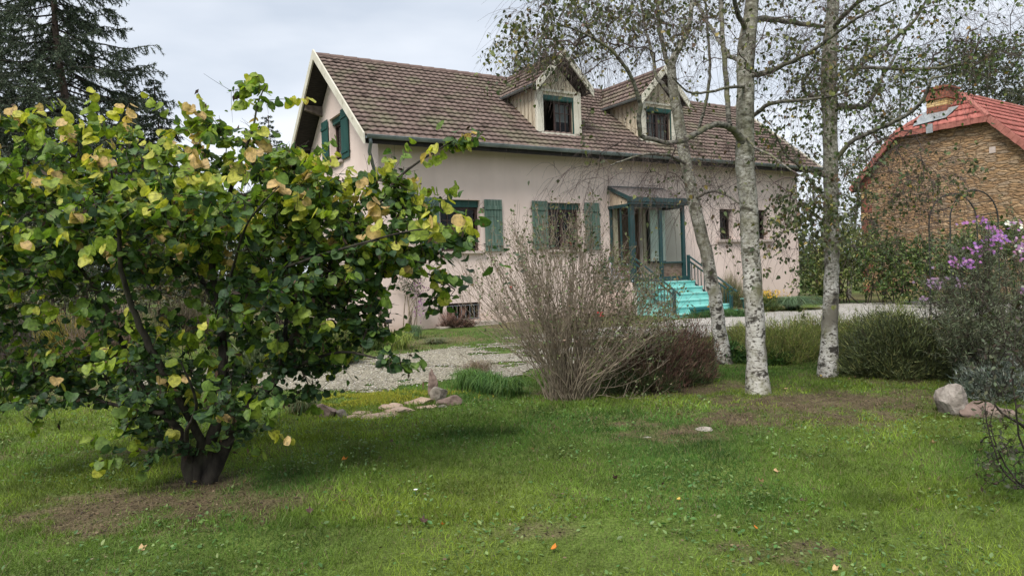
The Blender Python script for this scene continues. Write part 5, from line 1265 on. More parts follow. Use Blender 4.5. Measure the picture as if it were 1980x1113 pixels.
for q in topl[::4]:
    for j in range(7):
        P.append(q[-1 - rS.integers(0, 4)] + rS.normal(size=3) * .02); v = rS.normal(size=3); v[2] = abs(v[2]) * .4; T.append(v)
P, T = np.array(P), np.array(T); scatter('young_leaves', P, T, np.tile([0, -.4, 1.], (len(P), 1)) + rS.normal(size=P.shape) * .5, rS.uniform(.035, .07, len(P)), OVAL[0], OVAL[1], pick(rS, len(P), [(.045, .08, .045), (.07, .12, .055)], [2, 1]), LM['shrub'], root)
fl = np.array([at(1163, 607, DS_ - .4) + rS.normal(size=3) * .012 for _ in range(8)] + [at(1104, 470, DS_ - .3) + rS.normal(size=3) * .01 for _ in range(4)] + [at(985, 555, DS_ - .3) + rS.normal(size=3) * .01 for _ in range(4)])
scatter('blossom', fl, rS.normal(size=fl.shape), rS.normal(size=fl.shape), .035, OVAL[0], OVAL[1], pick(rS, len(fl), [(.65, .07, .06), (.7, .2, .16)], [2, 1]), LM['petal'], root)

# brown heather in front of the leaning birch
HB = [(.15, .082, .062), (.19, .115, .085), (.085, .055, .042), (.11, .135, .06), (.26, .19, .14)]
for (x, y, rx, ry, h, sd, lab) in ((1255, 758, .56, .5, .68, 3, 'brown heather mound beside the bare shrub, left of two'), (1320, 742, .55, .5, .66, 4, 'dark brown heather mound at the foot of the leaning birch')):
    b = G(x, y); b[1] += .35
    mound('heather', b, rx, ry, h, 19000, .085, .0075, HB, [3.5, 3, 3, 2.2, .8], lab, 'heather', 'brown heather mounds', seed=sd, stems=40, up=1.1)
    mound('grass_tuft', b + np.array([-.1, -.35, 0]), rx * .8, .22, .22, 2200, .14, .007, [(.06, .10, .04), (.10, .13, .05), (.16, .15, .08)], [3, 2, 1], 'blades of rough grass at the front edge of the ' + ('left' if sd == 3 else 'right') + ' brown heather mound', 'grass tuft', seed=sd + 9, m='grass')
# sprigs in the soil below
# long row of green heath along the drive
HG = [(.18, .23, .06), (.27, .30, .08), (.14, .18, .06), (.36, .34, .13), (.24, .19, .10)]
for i, (x, y, rx, ry, h) in enumerate([(1455, 672, .6, .5, .42), (1530, 690, .70, .6, .55), (1610, 672, .80, .6, .58), (1690, 680, .80, .6, .56), (1765, 672, .70, .6, .62)]):
    b = G(x, y + 12); b[1] += .45
    mound('heath_plant', b, rx, ry, h, 15000, .065, .0075, HG, [3, 3, 2, 1.5, 1], ['low green heath right behind the thick birch trunk', 'olive heath between the thick birch and the slim birch', 'olive heath standing behind the slim birch', 'olive heath just right of the slim birch, along the gravel', 'olive heath next to the dark round bush'][i], 'heath', 'green heath along the gravel', seed=30 + i, up=.9, stems=20)
b = G(1415, 705); mound('ground_cover_plant', b + np.array([0, .3, 0]), .42, .3, .26, 3500, .06, .02, [(.045, .10, .03), (.08, .15, .04)], [2, 1], 'fresh green leafy clump between the leaning birch and the thick birch', 'plant', seed=41, m='grass', up=.5)
b = G(1500, 705); mound('ground_cover_plant', b + np.array([0, .15, 0]), .35, .2, .14, 2500, .05, .016, [(.06, .13, .03), (.10, .17, .04)], [2, 1], 'bright green creeping clump just right of the thick birch foot', 'plant', seed=42, m='grass', up=.5)
# dark bush right
b = G(1782, 738); b[1] += .5
mound('juniper_bush', b, .74, .6, .72, 26000, .09, .009, [(.035, .046, .022), (.065, .082, .032), (.10, .12, .045), (.16, .17, .06)], [3, 4, 3, 1.5], 'dark green rounded spreading bush right of the slim birch', 'bush', seed=51, stems=60, up=.75, m='needle')
# grey lavender by the rock
b = G(1950, 790); b[1] += .45
mound('lavender_bush', b + np.array([.2, 0, 0]), .40, .40, .44, 6500, .06, .012, [(.13, .16, .13), (.24, .27, .23), (.08, .10, .07)], [3, 2, 2], 'silvery grey lavender bush behind the upright rock', 'bush', seed=52, stems=60, up=.9)

# Michaelmas daisies on the right
def aster(base, pts_blobs, label, seed, nst, flo, flc, group='tall daisies on the right', leafn=60):
    rg = np.random.default_rng(seed); root = empty('aster_plant', base, label, 'flower plant', group); ln = []; b = np.array(base)
    for (x, y, D, rx, ry, rd, n) in pts_blobs:
        for _ in range(n):
            e = at(x + rg.normal() * rx * .6, y + rg.normal() * ry * .5, D + rg.normal() * rd * .5); s0 = b + np.array([rg.normal() * .16, rg.normal() * .14, -.02])
            mid = s0 * .45 + e * .55 + np.array([0, 0, .1]); P, R = smooth_line([s0, mid, e], [.005, .0035, .0016], .08); P[1:] += rg.normal(size=P[1:].shape) * .008; ln.append((P, R))
    tw = sub_twigs(ln, rg, 6, .22, .0014, up=.7, spread=.6); wood('stems', [(ln, 4), (tw, 3)], [LM['twig'], LM['twig']], root)
    P, T = [], []
    for q, r in ln:
        for _ in range(leafn): i = rg.integers(len(q) // 4, len(q)); P.append(q[i] + rg.normal(size=3) * .02); T.append(rg.normal(size=3) + np.array([0, 0, .3]))
    for q, r in tw:
        for _ in range(13): i = rg.integers(1, 5); P.append(q[i] + rg.normal(size=3) * .01); T.append(rg.normal(size=3) + np.array([0, 0, .4]))
    P, T = np.array(P), np.array(T); blades('leaves', P, T, rg.uniform(.03, .075, len(P)), .0085, pick(rg, len(P), [(.09, .11, .065), (.13, .155, .085), (.18, .20, .13), (.12, .09, .065)], [3, 3, 2, .8]), LM['heath'], root, rng=rg)
    P = []
    for (x, y, D, rx, ry, n) in flo:
        for _ in range(n): P.append(at(x + rg.normal() * rx * .5, y + rg.normal() * ry * .5, D + rg.normal() * .12))
    if P:
        P = np.array(P); k = 7; PP = np.repeat(P, k, 0); a = np.tile(np.arange(k) * 2 * np.pi / k, len(P)); tilt = np.repeat(rg.normal(size=(len(P), 3)) * .4 + np.array([0, -.8, .6]), k, 0)
        tilt /= np.linalg.norm(tilt, axis=1, keepdims=True); ref = np.cross(tilt, np.array([.1, .2, 1.])); ref /= np.linalg.norm(ref, axis=1, keepdims=True); r2 = np.cross(tilt, ref)
        T = ref * np.cos(a)[:, None] + r2 * np.sin(a)[:, None]
        o = scatter('blossom', PP, T, tilt, .020, [(0, 0, 0), (.28, .5, .05), (0, 1, .0), (-.28, .5, .05)], [(0, 1, 2, 3)], np.repeat(pick(rg, len(P), *flc), k, 0), LM['petal'], root, kind='stuff')
    return root
PUR = ([(.42, .16, .42), (.34, .15, .44), (.50, .28, .50)], [3, 2, 1]); MAU = ([(.42, .28, .42), (.35, .25, .38)], [1, 1]); WHI = ([(.75, .74, .62)], [1])
DA = 7.6
ba = gnd(*(lambda p: (p[0], p[1]))(at(1905, 700, DA)[:2])); 
aster(ba, [(1880, 500, DA, 75, 70, .4, 40), (1935, 540, DA, 60, 80, .4, 26), (1850, 580, DA, 50, 40, .3, 16), (1900, 630, DA - .3, 90, 60, .4, 40), (1850, 640, DA, 40, 50, .3, 14)], 'tall purple daisy with bright magenta blossom, in front of the arch', 61, 0,
      [(1930, 458, DA - .1, 26, 14, 46), (1905, 480, DA - .1, 30, 16, 22), (1870, 508, DA - .2, 34, 9, 34), (1885, 430, DA, 28, 9, 16), (1918, 440, DA, 14, 9, 12), (1882, 480, DA - .2, 12, 7, 8), (1912, 487, DA, 20, 8, 12), (1838, 495, DA, 10, 8, 7)], PUR)
bb = gnd(*at(1830, 690, DA - .3)[:2]); bb = gnd(*at(1832, 650, 8.6)[:2])
aster(bb, [(1825, 545, 8.6, 38, 26, .25, 22)], 'fading mauve daisy clump, left of the tall purple one', 62, 0, [(1812, 545, 8.5, 26, 14, 60), (1856, 548, 8.5, 10, 10, 14), (1790, 577, 8.5, 10, 4, 8)], MAU, leafn=14)
bb = gnd(*at(1985, 700, DA + .3)[:2])
aster(bb, [(1985, 500, DA + .3, 45, 90, .3, 30), (1960, 640, DA, 50, 60, .3, 30)], 'daisy clump with small white and mauve heads at the right edge', 63, 0, [(1948, 432, DA, 8, 5, 5), (1968, 432, DA, 22, 8, 12), (1975, 480, DA, 14, 24, 34), (1978, 560, DA - .4, 6, 6, 5)], ([(.75, .74, .62), (.42, .22, .42), (.5, .28, .45)], [1.2, 2, 1]))
# bare twiggy branch of a shrub standing just outside the right edge
bb = G(2050, 930); rT = np.random.default_rng(77); DT = 4.3; bb = gnd(*at(2060, 800, DT)[:2]); root = empty('twiggy_shrub', bb, 'dark twiggy shrub with few leaves reaching in at the right edge', 'shrub'); sk = Skel(rT)
s0 = bb + np.array([0, 0, -.02])
P_ = lambda *q: [s0] + [at(*k) for k in q]
for pts, wd in ((P_((2030, 880, DT), (1985, 830, DT), (1930, 790, DT), (1905, 750, DT)), [18, 15, 11, 7, 3]), (P_((2030, 960, DT), (1985, 948, DT), (1940, 910, DT), (1920, 860, DT), (1908, 815, DT), (1905, 780, DT)), [14, 11, 8, 6, 5, 4, 2]),
                (P_((2020, 800, DT), (1990, 720, DT), (1960, 680, DT), (1935, 600, DT)), [16, 12, 9, 6, 2]), (P_((2010, 900, DT), (1975, 860, DT), (1966, 800, DT), (1958, 720, DT), (1965, 640, DT)), [14, 10, 7, 6, 4, 2]),
                (P_((1990, 940, DT), (1965, 930, DT), (1935, 880, DT), (1915, 820, DT), (1928, 770, DT)), [12, 9, 6, 5, 3, 2])):
    sk.limb(pts, np.array(wd) / FPX * DT / 3.6, .05, .6)
sk.grow(np.array([at(rT.uniform(1895, 1990), rT.uniform(560, 950), DT + rT.normal() * .2) for _ in range(110)]), .05, .2, lift=.4); lines, grown = sk.radii(.0016, .4, .006); tw = sub_twigs(grown, rT, 2, .12, .0012, up=.5)
wood('stems', [(lines, 7), (grown + tw, 4)], [LM['bark'], LM['bark']], root)
P = np.array([q[rT.integers(1, len(q))] for q, r in (grown + tw) for _ in range(2)]); scatter('leaves', P, rT.normal(size=P.shape) - np.array([0, 0, .6]), rT.normal(size=P.shape), rT.uniform(.015, .04, len(P)), OVAL[0], OVAL[1], pick(rT, len(P), [(.06, .07, .04), (.11, .12, .07), (.05, .035, .025)], [2, 1, 1]), LM['shrub'], root)

# leafy hedge shrubs in front of the stone house
for i, (x, y, D, w_, h, lab) in enumerate([(1590, 572, 22.5, .8, 1.5, 'dark leafy shrub right beside the far corner of the pink house'), (1625, 574, 22.0, 1.1, 2.25, 'hedge shrub with pale olive leaves behind the slim birch'), (1700, 576, 21.4, 1.3, 1.9, 'dark green hedge shrub under the left corner of the stone wall'),
                                           (1770, 580, 20.6, 1.2, 1.8, 'dense green hedge shrub left of the garden arch'), (1835, 584, 19.8, 1.2, 1.9, 'green hedge shrub behind the garden arch'), (1925, 588, 19.0, 1.4, 2.2, 'green hedge shrub behind the tall purple daisies')]):
    p = at(x, y, D); b = gnd(p[0], p[1])
    bush('hedge_shrub', b, [(0, 0, h * .55, w_ * .9, w_ * .8, h * .45, 70), (rS.uniform(-.4, .4), 0, h * .75, w_ * .6, w_ * .5, h * .28, 30), (-.3, -.3, h * .3, w_ * .8, .6, h * .25, 20)], lab, 'shrub',
         [(.040, .070, .022), (.075, .12, .034), (.13, .18, .05), (.20, .23, .07)] if i != 1 else [(.09, .11, .035), (.15, .18, .05), (.24, .25, .08), (.07, .09, .04)], [4, 4, 2, 1], leaf=.10, nl=9, group='hedge shrubs before the stone house', seed=70 + i, stems=10, twl=.35, bw=.3, step=.2)
# taller loose tree left of the stone wall and the trees beyond the farmhouse
def far_tree(name, x, y, D, blobs, label, cat, pal, probs, leaf, nl, seed, trunk_w, group=None, bark='old_bark', step=.4, tmpl=OVAL, curl=.15):
    """blobs in photo pixels (px, py, dD, rx, ry, rd, n)"""
    rg = np.random.default_rng(seed); p = at(x, y, D); b = gnd(p[0], p[1]); root = empty(name, b, label, cat, group); sk = Skel(rg)
    tp_ = min(q[1] - q[4] * .4 for q in blobs); cx = np.mean([q[0] for q in blobs])
    e = at(cx, tp_, D); sk.limb([b - np.array([0, 0, .1]), b * .5 + e * .5 + rg.normal(size=3) * .1 * trunk_w, e], np.array([trunk_w, trunk_w * .6, trunk_w * .12]) / 2, step, .05)
    A = blob_points([(q[0], q[1], D + q[2], q[3], q[4], q[5], q[6]) for q in blobs], rg); sk.grow(A, step, curl, lift=.25); lines, grown = sk.radii(.008 * D / 30, .42, trunk_w * .25)
    tw = sub_twigs(grown, rg, 3, .045 * D * .5, .005 * D / 30, up=.1); wood('trunk', [(lines, 9), (grown + tw, 4)], [LM[bark], LM[bark]], root)
    P, T = [], []
    for q, r in grown + tw:
        for j in range(nl): i = rg.integers(max(1, len(q) // 3), len(q)); P.append(q[i] + rg.normal(size=3) * leaf * .6); T.append(rg.normal(size=3))
    P, T = np.array(P), np.array(T); Nh = rg.normal(size=P.shape) + np.array([0, 0, .5])
    scatter('leaves', P, T, Nh, leaf * rg.uniform(.6, 1.3, len(P)), tmpl[0], tmpl[1], pick(rg, len(P), pal, probs, .22), LM['shrub'], root); return root
OLV = [(.05, .058, .03), (.08, .085, .045), (.12, .12, .055), (.16, .12, .06)]
far_tree('ash_tree', 1640, 560, 24.5, [(1655, 420, 0, 35, 70, 1.2, 45), (1650, 330, 0, 28, 60, 1.0, 20), (1690, 470, 0, 40, 40, .8, 30)], 'loose green tree overhanging the left corner of the stone wall', 'tree', GREENS, [3, 4, 2, 1], .11, 6, 91, .16)
far_tree('poplar_tree', 1735, 470, 44, [(1740, 210, 0, 42, 110, 2.5, 60), (1725, 320, 0, 50, 70, 2.5, 40), (1765, 140, 0, 30, 60, 2, 20)], 'thin half bare tree rising behind the left slope of the red roof', 'tree', OLV, [3, 3, 2, 1], .17, 4, 92, .35, 'trees beyond the stone house', step=.7)
far_tree('poplar_tree', 1680, 470, 48, [(1690, 290, 0, 40, 80, 2.5, 40), (1655, 330, 0, 30, 60, 2.5, 24)], 'sparse brownish tree between the slim birch and the red roof', 'tree', OLV, [3, 3, 2, 2], .17, 4, 93, .3, 'trees beyond the stone house', step=.7)
far_tree('oak_tree', 1900, 450, 46, [(1900, 150, 0, 60, 55, 3, 90), (1850, 130, 0, 40, 50, 3, 40), (1960, 190, 0, 50, 45, 3, 60), (1925, 110, 0, 40, 30, 3, 30)], 'full dark green tree standing over the red roof, right of its chimney', 'tree', [(.035, .042, .025), (.055, .065, .035), (.085, .09, .045)], [3, 3, 1.5], .20, 8, 94, .5, 'trees beyond the stone house', step=.7)
far_tree('oak_tree', 2010, 450, 50, [(2010, 170, 0, 60, 60, 3, 60), (1975, 180, 2, 40, 40, 3, 30)], 'dark tree cut by the right edge, behind the red roof', 'tree', [(.035, .042, .025), (.055, .065, .035)], [1, 1], .20, 8, 95, .5, 'trees beyond the stone house', step=.7)
# distant hedgerow seen past the right end of the house, and beyond the garden on the left
for i, (x, D, w_, h) in enumerate([(1565, 70, 2.2, 4.0), (1530, 80, 3.0, 3.2), (1600, 75, 2.4, 3.2), (1640, 78, 2.6, 3.4)]):
    p = at(x, 500, D); b = gnd(p[0], p[1])
    bush('field_tree', b, [(0, 0, h * .6, w_ * .9, w_ * .8, h * .42, 60), (.5, 0, h * .35, w_, w_, h * .3, 30)], ['round distant tree seen between the pink house and the slim birch', 'distant tree mostly behind the far corner of the pink house', 'distant tree directly behind the slim birch', 'distant tree just right of the slim birch trunk'][i], 'tree', [(.04, .055, .025), (.065, .085, .035)], [1, 1], leaf=.30, nl=7, group='distant field trees', seed=100 + i, stems=5, twl=.6, bw=.2, step=.35)

# ------------------------------------------------------------------ the left background
rN = np.random.default_rng(33)
def spruce(base, h, r0, label, seed, dens=1.0, trunk=.38, group='spruces beyond the garden', low=.12, needle=.075):
    rg = np.random.default_rng(seed); root = empty('spruce_tree', base, label, 'tree', group); b = np.array(base, float)
    zz = np.linspace(0, h, 14); tp = np.stack([b[0] + .02 * h * np.sin(zz * .4), b[1] + 0 * zz, b[2] - .1 + zz], 1)
    lines = [(tp, np.linspace(trunk / 2, .02, 14))]; br = []; NP, NT, NL = [], [], []
    nb_ = int(120 * dens)
    for i in range(nb_):
        f = low + (1 - low) * (i / nb_) ** .95; z = f * h; a = i * 2.399 + rg.normal() * .3; L_ = r0 * (1 - f) ** .75 * rg.uniform(.65, 1.15) + .25
        d = np.array([math.cos(a), math.sin(a), 0]); t = np.linspace(0, 1, 9)[:, None]; s0 = np.array([np.interp(z, zz, tp[:, 0]), b[1], b[2] + z])
        q = s0 + d * L_ * t + np.array([0, 0, 1.]) * (L_ * (-.42 * t + .30 * t ** 2.4)); q += rg.normal(size=q.shape) * .03 * L_ * t
        br.append((q, np.linspace(.028, .006, 9) * (L_ / 3 + .4)))
        sd = np.cross(d, (0, 0, 1.))
        m = int(13 * L_) + 5
        for k in range(m):
            ft = rg.uniform(.16, 1); p = q[0] + (np.array([np.interp(ft, t[:, 0], q[:, c]) for c in range(3)]) - q[0]); sgn = rg.choice([-1, 1]); l2 = rg.uniform(.25, .75) * (1.15 - ft * .6) * min(1.2, L_ / 2)
            v = sd * sgn * rg.uniform(.3, 1) + d * rg.uniform(.1, .7) + np.array([0, 0, -rg.uniform(.2, 1.3)]); v /= np.linalg.norm(v); tt = np.linspace(0, 1, 5)[:, None]; q2 = p + v * l2 * tt; q2[:, 2] += (.12 * l2 * tt ** 2)[:, 0]
            br.append((q2, np.linspace(.007, .003, 5)))
            nn_ = int(60 * l2) + 6; u = rg.random(nn_); pp = p + v * (l2 * u)[:, None]; NP.append(pp); NT.append(v * .9 + rg.normal(size=(nn_, 3)) * .75)
        nn_ = int(30 * L_); u = rg.uniform(.25, 1, nn_); pp = np.stack([np.interp(u, t[:, 0], q[:, c]) for c in range(3)], 1); NP.append(pp); NT.append(d * .6 + rg.normal(size=(nn_, 3)) * .7)
    wood('trunk', [(lines, 10), (br, 4)], [mat('spruce_bark', (.07, .05, .042), (.15, .11, .09), rough=.95, scale=9, bump=.01), LM['bark']], root)
    P, T = np.concatenate(NP), np.concatenate(NT)
    blades('needles', P, T, needle * 1.5 * rg.uniform(.6, 1.3, len(P)), needle * .42, pick(rg, len(P), [(.042, .062, .040), (.066, .092, .054), (.10, .13, .072)], [3, 3, 1.5], .2), LM['needle'], root, rng=rg)
    return root
p = at(148, 560, 27); spruce(gnd(p[0], p[1]), 18.0, 5.6, 'tall spruce on the left, its trunk running out of the top of the picture', 201, 1.7, .48)
p = at(322, 560, 31); spruce(gnd(p[0], p[1]), 10.2, 2.1, 'narrow spruce with a pointed top just right of the tall one', 203, 1.3, .2)
p = at(268, 560, 31.5); spruce(gnd(p[0], p[1]), 10.9, 2.0, 'slim spruce tip showing against the right side of the tall one', 204, 1.2, .2)
p = at(538, 560, 40); spruce(gnd(p[0], p[1]), 10.6, 1.8, 'small conifer whose tip shows left of the house gable', 205, .6, .2, low=.3)
p = at(20, 560, 30); spruce(gnd(p[0], p[1]), 15, 3.6, 'spruce at the left edge behind the redbud', 206, 1.6, .35)
for i, (x, y, D, w_, h, pal, leaf, lab) in enumerate([
        (-30, 640, 19, 2.2, 3.4, OLV, .13, 'tall dark shrub at the left edge of the garden'), (110, 640, 20, 2.2, 3.0, [(.035, .05, .025), (.055, .075, .035), (.09, .10, .05)], .13, 'dark green shrub in the back bed below the tall spruce'), (240, 645, 20.5, 2.0, 2.8, [(.03, .045, .022), (.05, .065, .03), (.08, .085, .04)], .13, 'dark rounded shrub behind the left limbs of the redbud'),
        (350, 655, 19.5, 1.7, 2.4, OLV, .12, 'olive shrub in the back bed behind the redbud trunk'), (455, 655, 20.5, 1.9, 2.9, [(.028, .042, .02), (.05, .068, .028), (.08, .09, .035)], .12, 'leafy shrub between the redbud trunk and the house gable'), (560, 650, 21.5, 1.6, 2.6, OLV, .12, 'bushy shrub growing near the gable wall'), (20, 655, 14.5, 1.2, 1.5, OLV, .09, 'low twiggy bush with white heads at the left edge')]):
    p = at(x, y, D); b = gnd(p[0], p[1])
    bush('garden_shrub', b, [(0, 0, h * .55, w_ * .9, w_ * .6, h * .42, 70), (-.5, -.3, h * .3, w_ * .9, .8, h * .28, 30), (.6, 0, h * .8, w_ * .4, .5, h * .2, 18)], lab, 'shrub', pal, [3, 3, 2, 1][:len(pal)], leaf=leaf, nl=7, group='shrubs of the back bed', seed=120 + i, stems=10, twl=.4, bw=.35, step=.22)
# back treeline on the left, far behind
for i, (x, D, w_, h) in enumerate([(-60, 48, 5, 8), (60, 50, 5, 7.5), (190, 52, 5, 7), (320, 50, 4.5, 6.4), (430, 52, 4.5, 6.5), (520, 54, 4, 6.2)]):
    p = at(x, 540, D); b = gnd(p[0], p[1])
    bush('woodland_tree', b, [(0, 0, h * .6, w_ * .8, w_ * .6, h * .38, 90), (0, 0, h * .3, w_ * .8, 1.5, h * .25, 30)], ['broad dark tree behind the garden at the left edge', 'dark tree behind the lower left of the tall spruce', 'dark tree behind the foot of the tall spruce', 'dark tree behind the narrow pointed spruce', 'tree of the far row, behind the redbud crown', 'tree of the far row, nearest the house gable'][i], 'tree', [(.03, .042, .022), (.05, .065, .03), (.075, .085, .035)], [3, 3, 1], leaf=.32, nl=7, group='tree row beyond the garden', seed=140 + i, stems=6, twl=.8, bw=.3, step=.5)
# perennials of the left bed: straw stems, goldenrod, pink tufts
for i, (x, y, D, rx, ry, h, pal, pr, lab, cat) in enumerate([
        (70, 690, 13.5, 1.0, .5, .75, [(.20, .15, .09), (.28, .22, .14), (.12, .10, .06)], [2, 2, 2], 'straw coloured dried perennials low at the left', 'dried plant'),
        (135, 695, 12.6, .6, .4, .70, [(.32, .24, .05), (.24, .20, .05), (.10, .12, .04)], [2, 2, 3], 'yellow goldenrod clump behind the left branches of the redbud', 'flower plant'),
        (210, 700, 12.4, .7, .4, .85, [(.22, .16, .13), (.30, .21, .19), (.14, .12, .08)], [2, 2, 2], 'pinkish faded perennial clump right of the goldenrod', 'dried plant'),
        (30, 690, 13.0, .5, .4, .8, [(.22, .15, .26), (.10, .11, .06), (.15, .13, .08)], [1, 3, 2], 'mauve tinted daisy clump at the far left', 'flower plant'),
        (260, 690, 13.8, .6, .4, .65, [(.10, .13, .05), (.17, .18, .07), (.22, .20, .10)], [2, 2, 1], 'grassy green clump left of the redbud trunk', 'plant'),
        (345, 668, 15.8, .8, .5, .75, [(.11, .085, .055), (.08, .065, .045), (.09, .10, .05)], [2, 2, 1], 'brown bushy clump beyond the redbud trunk', 'dried plant'),
        (505, 722, 10.9, .38, .28, .38, [(.13, .17, .09), (.19, .22, .13), (.09, .13, .05)], [2, 2, 2], 'grey green iris leaves at the near edge of the gravel', 'plant'),
        (455, 705, 11.6, .45, .3, .34, [(.12, .17, .05), (.19, .24, .06), (.08, .12, .04)], [2, 1.5, 2], 'light green tuft left of the grey green iris leaves', 'plant'),
        (640, 708, 11.4, .45, .3, .42, [(.14, .17, .05), (.22, .22, .07), (.09, .13, .04)], [2, 2, 2], 'yellow green tuft right of the redbud limbs, beside the gravel', 'plant'),
        (700, 680, 13.3, .5, .3, .40, [(.09, .14, .045), (.15, .18, .05)], [2, 1], 'green tuft under the right branches of the redbud', 'plant')]):
    p = at(x, y, D); b = gnd(p[0], p[1]); mound('perennial_clump', b, rx, ry, h, int(3200 + 3000 * rx), .26 if h > .6 else .2, .012, pal, pr, lab, cat, 'clumps in the left bed', seed=160 + i, m='grass', up=1.2, out=.5)
# ------------------------------------------------------------------ rocks, arch, pots, fallen leaves and other small things
rock_m = mat('pale_limestone', (.20, .17, .145), (.46, .42, .37), rough=.95, scale=7, bump=.02, bscale=18, c3=(.16, .14, .11), s3=4, r3=(.5, .7))
pink_m = mat('pinkish_flagstone', (.33, .235, .18), (.50, .38, .29), rough=.95, scale=7, bump=.015, bscale=20, c3=(.17, .14, .11), s3=5, r3=(.55, .72))
brown_m = mat('brown_rock', (.12, .085, .07), (.26, .19, .16), rough=.95, scale=9, bump=.02, bscale=20, c3=(.10, .10, .06), s3=5, r3=(.55, .72))
grey_m = mat('grey_lichened_stone', (.12, .105, .085), (.27, .24, .20), rough=.95, scale=11, bump=.015, bscale=25, c3=(.06, .055, .045), s3=7, r3=(.5, .65))
dim_rock = mat('grey_pink_rock', (.15, .125, .105), (.34, .30, .265), rough=.95, scale=8, bump=.03, bscale=16, c3=(.10, .09, .07), s3=5, r3=(.5, .65))
import bmesh
def rock(name, base, size, m, label, cat, group=None, seed=1, sub=4, rough_=.13, flat=1.0, rz=0.0, lean=0.0, parent=None, part=False):
    rg = np.random.default_rng(seed); bm = bmesh.new(); bmesh.ops.create_icosphere(bm, subdivisions=sub, radius=1.0)
    V = np.array([v.co[:] for v in bm.verts]); dirs = rg.normal(size=(16, 3)); dirs /= np.linalg.norm(dirs, axis=1, keepdims=True); off = rg.uniform(.48, .82, 16)
    for d, o_ in zip(dirs, off):                       # cut facets
        k = V @ d; over = k > o_; V[over] -= (k[over] - o_)[:, None] * d
    nn = fbm(V[:, 0] * 1.3 + V[:, 2] + seed, V[:, 1] * 1.3 - V[:, 2] * .7, .5, seed, 4); V *= (1 + (nn - .5)[:, None] * rough_ * 1.4)
    V[:, 2] = np.where(V[:, 2] < -.35, -.35 + (V[:, 2] + .35) * .2, V[:, 2]); V[:, 2] += .35; V[:, 0] += V[:, 2] * lean
    V *= np.array(size) * np.array([1, 1, 1 / 1.2]); c, s_ = math.cos(rz), math.sin(rz); V = np.stack([V[:, 0] * c - V[:, 1] * s_, V[:, 0] * s_ + V[:, 1] * c, V[:, 2]], 1)
    for v, q in zip(bm.verts, V): v.co = q
    me = bpy.data.meshes.new(name); bm.to_mesh(me); bm.free(); o = link(name, me, m); o.location = [float(q) for q in base]
    return tag(o, label, cat, group)
def gp(x, y, dz=-.02): b = G(x, y); b[2] += dz; return b
rock('rock', gp(1848, 800, -.03), (.20, .17, .38), dim_rock, 'upright pale rock with a slanting top beside the lavender', 'rock', 'rocks by the lavender', 3, lean=-.12)
rock('rock', gp(1890, 806, -.03), (.22, .16, .15), brown_m, 'low brownish rock leaning against the upright pale rock', 'rock', 'rocks by the lavender', 5)
rock('rock', gp(1935, 802, -.03), (.16, .12, .11), brown_m, 'small dark rock under the lavender, rightmost', 'rock', 'rocks by the lavender', 6)
ST = 'stones edging the drive'
rock('edging_stone', gp(632, 806), (.16, .11, .15), brown_m, 'dark brown rounded stone at the left end of the stone edging', 'stone', ST, 11)
rock('edging_stone', gp(662, 806), (.09, .07, .09), grey_m, 'small grey stone just right of the dark brown one', 'stone', ST, 12)
rock('edging_stone', gp(688, 806), (.12, .07, .05), pink_m, 'small pale stone at the left end of the pink slabs', 'stone', ST, 13)
for k, (x, y, sx, sy, sz, sd, lab) in enumerate([(727, 806, .26, .13, .06, 14, 'long low pink slab, frontmost of the edging'), (770, 796, .24, .12, .07, 15, 'second pink slab, in the middle of the edging'), (760, 789, .17, .09, .08, 16, 'flat tan slab behind the middle pink slab'),
                                      (812, 779, .22, .11, .09, 17, 'pale stone block left of the upright grey stone'), (822, 788, .16, .09, .05, 18, 'thin tan slab in front of the pale stone block'), (700, 800, .14, .09, .05, 19, 'cracked pink slab piece behind the long low one')]):
    rock('edging_stone', gp(x, y), (sx, sy, sz), pink_m, lab, 'stone', ST, sd, rz=.25, rough_=.35)
rock('edging_stone', gp(876, 781), (.19, .11, .11), brown_m, 'brown wedge of stone at the right end of the edging', 'stone', ST, 21)
rock('edging_stone', gp(856, 787), (.08, .06, .05), grey_m, 'small round stone below the upright grey stone', 'stone', ST, 22)
rock('standing_stone', gp(848, 776), (.115, .09, .23), grey_m, 'squat grey speckled stone standing upright among the edging', 'stone', ST, 23, rough_=.15)
rock('edging_stone', gp(836, 772) + np.array([0, .12, 0]), (.07, .06, .36), brown_m, 'narrow dark pointed stone behind the squat grey one', 'stone', ST, 24, rough_=.4, lean=-.05)
rock('limestone_chip', gp(1252, 846, -.012), (.09, .05, .025), rock_m, 'flat white stone in the lawn, left of two', 'stone', 'white stones in the lawn', 31)
rock('limestone_chip', gp(1362, 832, -.012), (.10, .06, .04), rock_m, 'flat white stone in a brown patch of lawn, right of two', 'stone', 'white stones in the lawn', 32)
# stones round the foot of the steps
rs = np.random.default_rng(5); SG = 'stones around the foot of the steps'
cols_ = {0: ('grey', rock_m), 1: ('tan', pink_m), 2: ('brown', brown_m)}
for k, (x, y, s_, c_) in enumerate([(1284, 606, .13, 0), (1300, 605, .11, 1), (1314, 607, .12, 2), (1326, 604, .10, 1), (1338, 605, .09, 0), (1394, 602, .13, 2), (1407, 605, .10, 1), (1419, 604, .11, 1), (1429, 600, .10, 2), (1440, 603, .15, 0), (1270, 608, .10, 2)]):
    tx = ['leftmost but one of the grey stones left of the steps', 'tan stone left of the low planter', 'brown stone in front of the low planter', 'tan stone below the orange flower', 'last grey stone before the lowest step', 'large brown stone just right of the leaning birch', 'first tan stone right of the leaning birch', 'second tan stone right of the leaning birch', 'small brown stone in front of the right planter', 'large grey stone touching the thick birch trunk', 'leftmost brown stone beside the steps'][k]
    rock('border_stone', gp(x, y, -.01), (s_ * 1.2, s_, s_ * .9), cols_[c_][1], tx, 'stone', SG, 40 + k, sub=3)
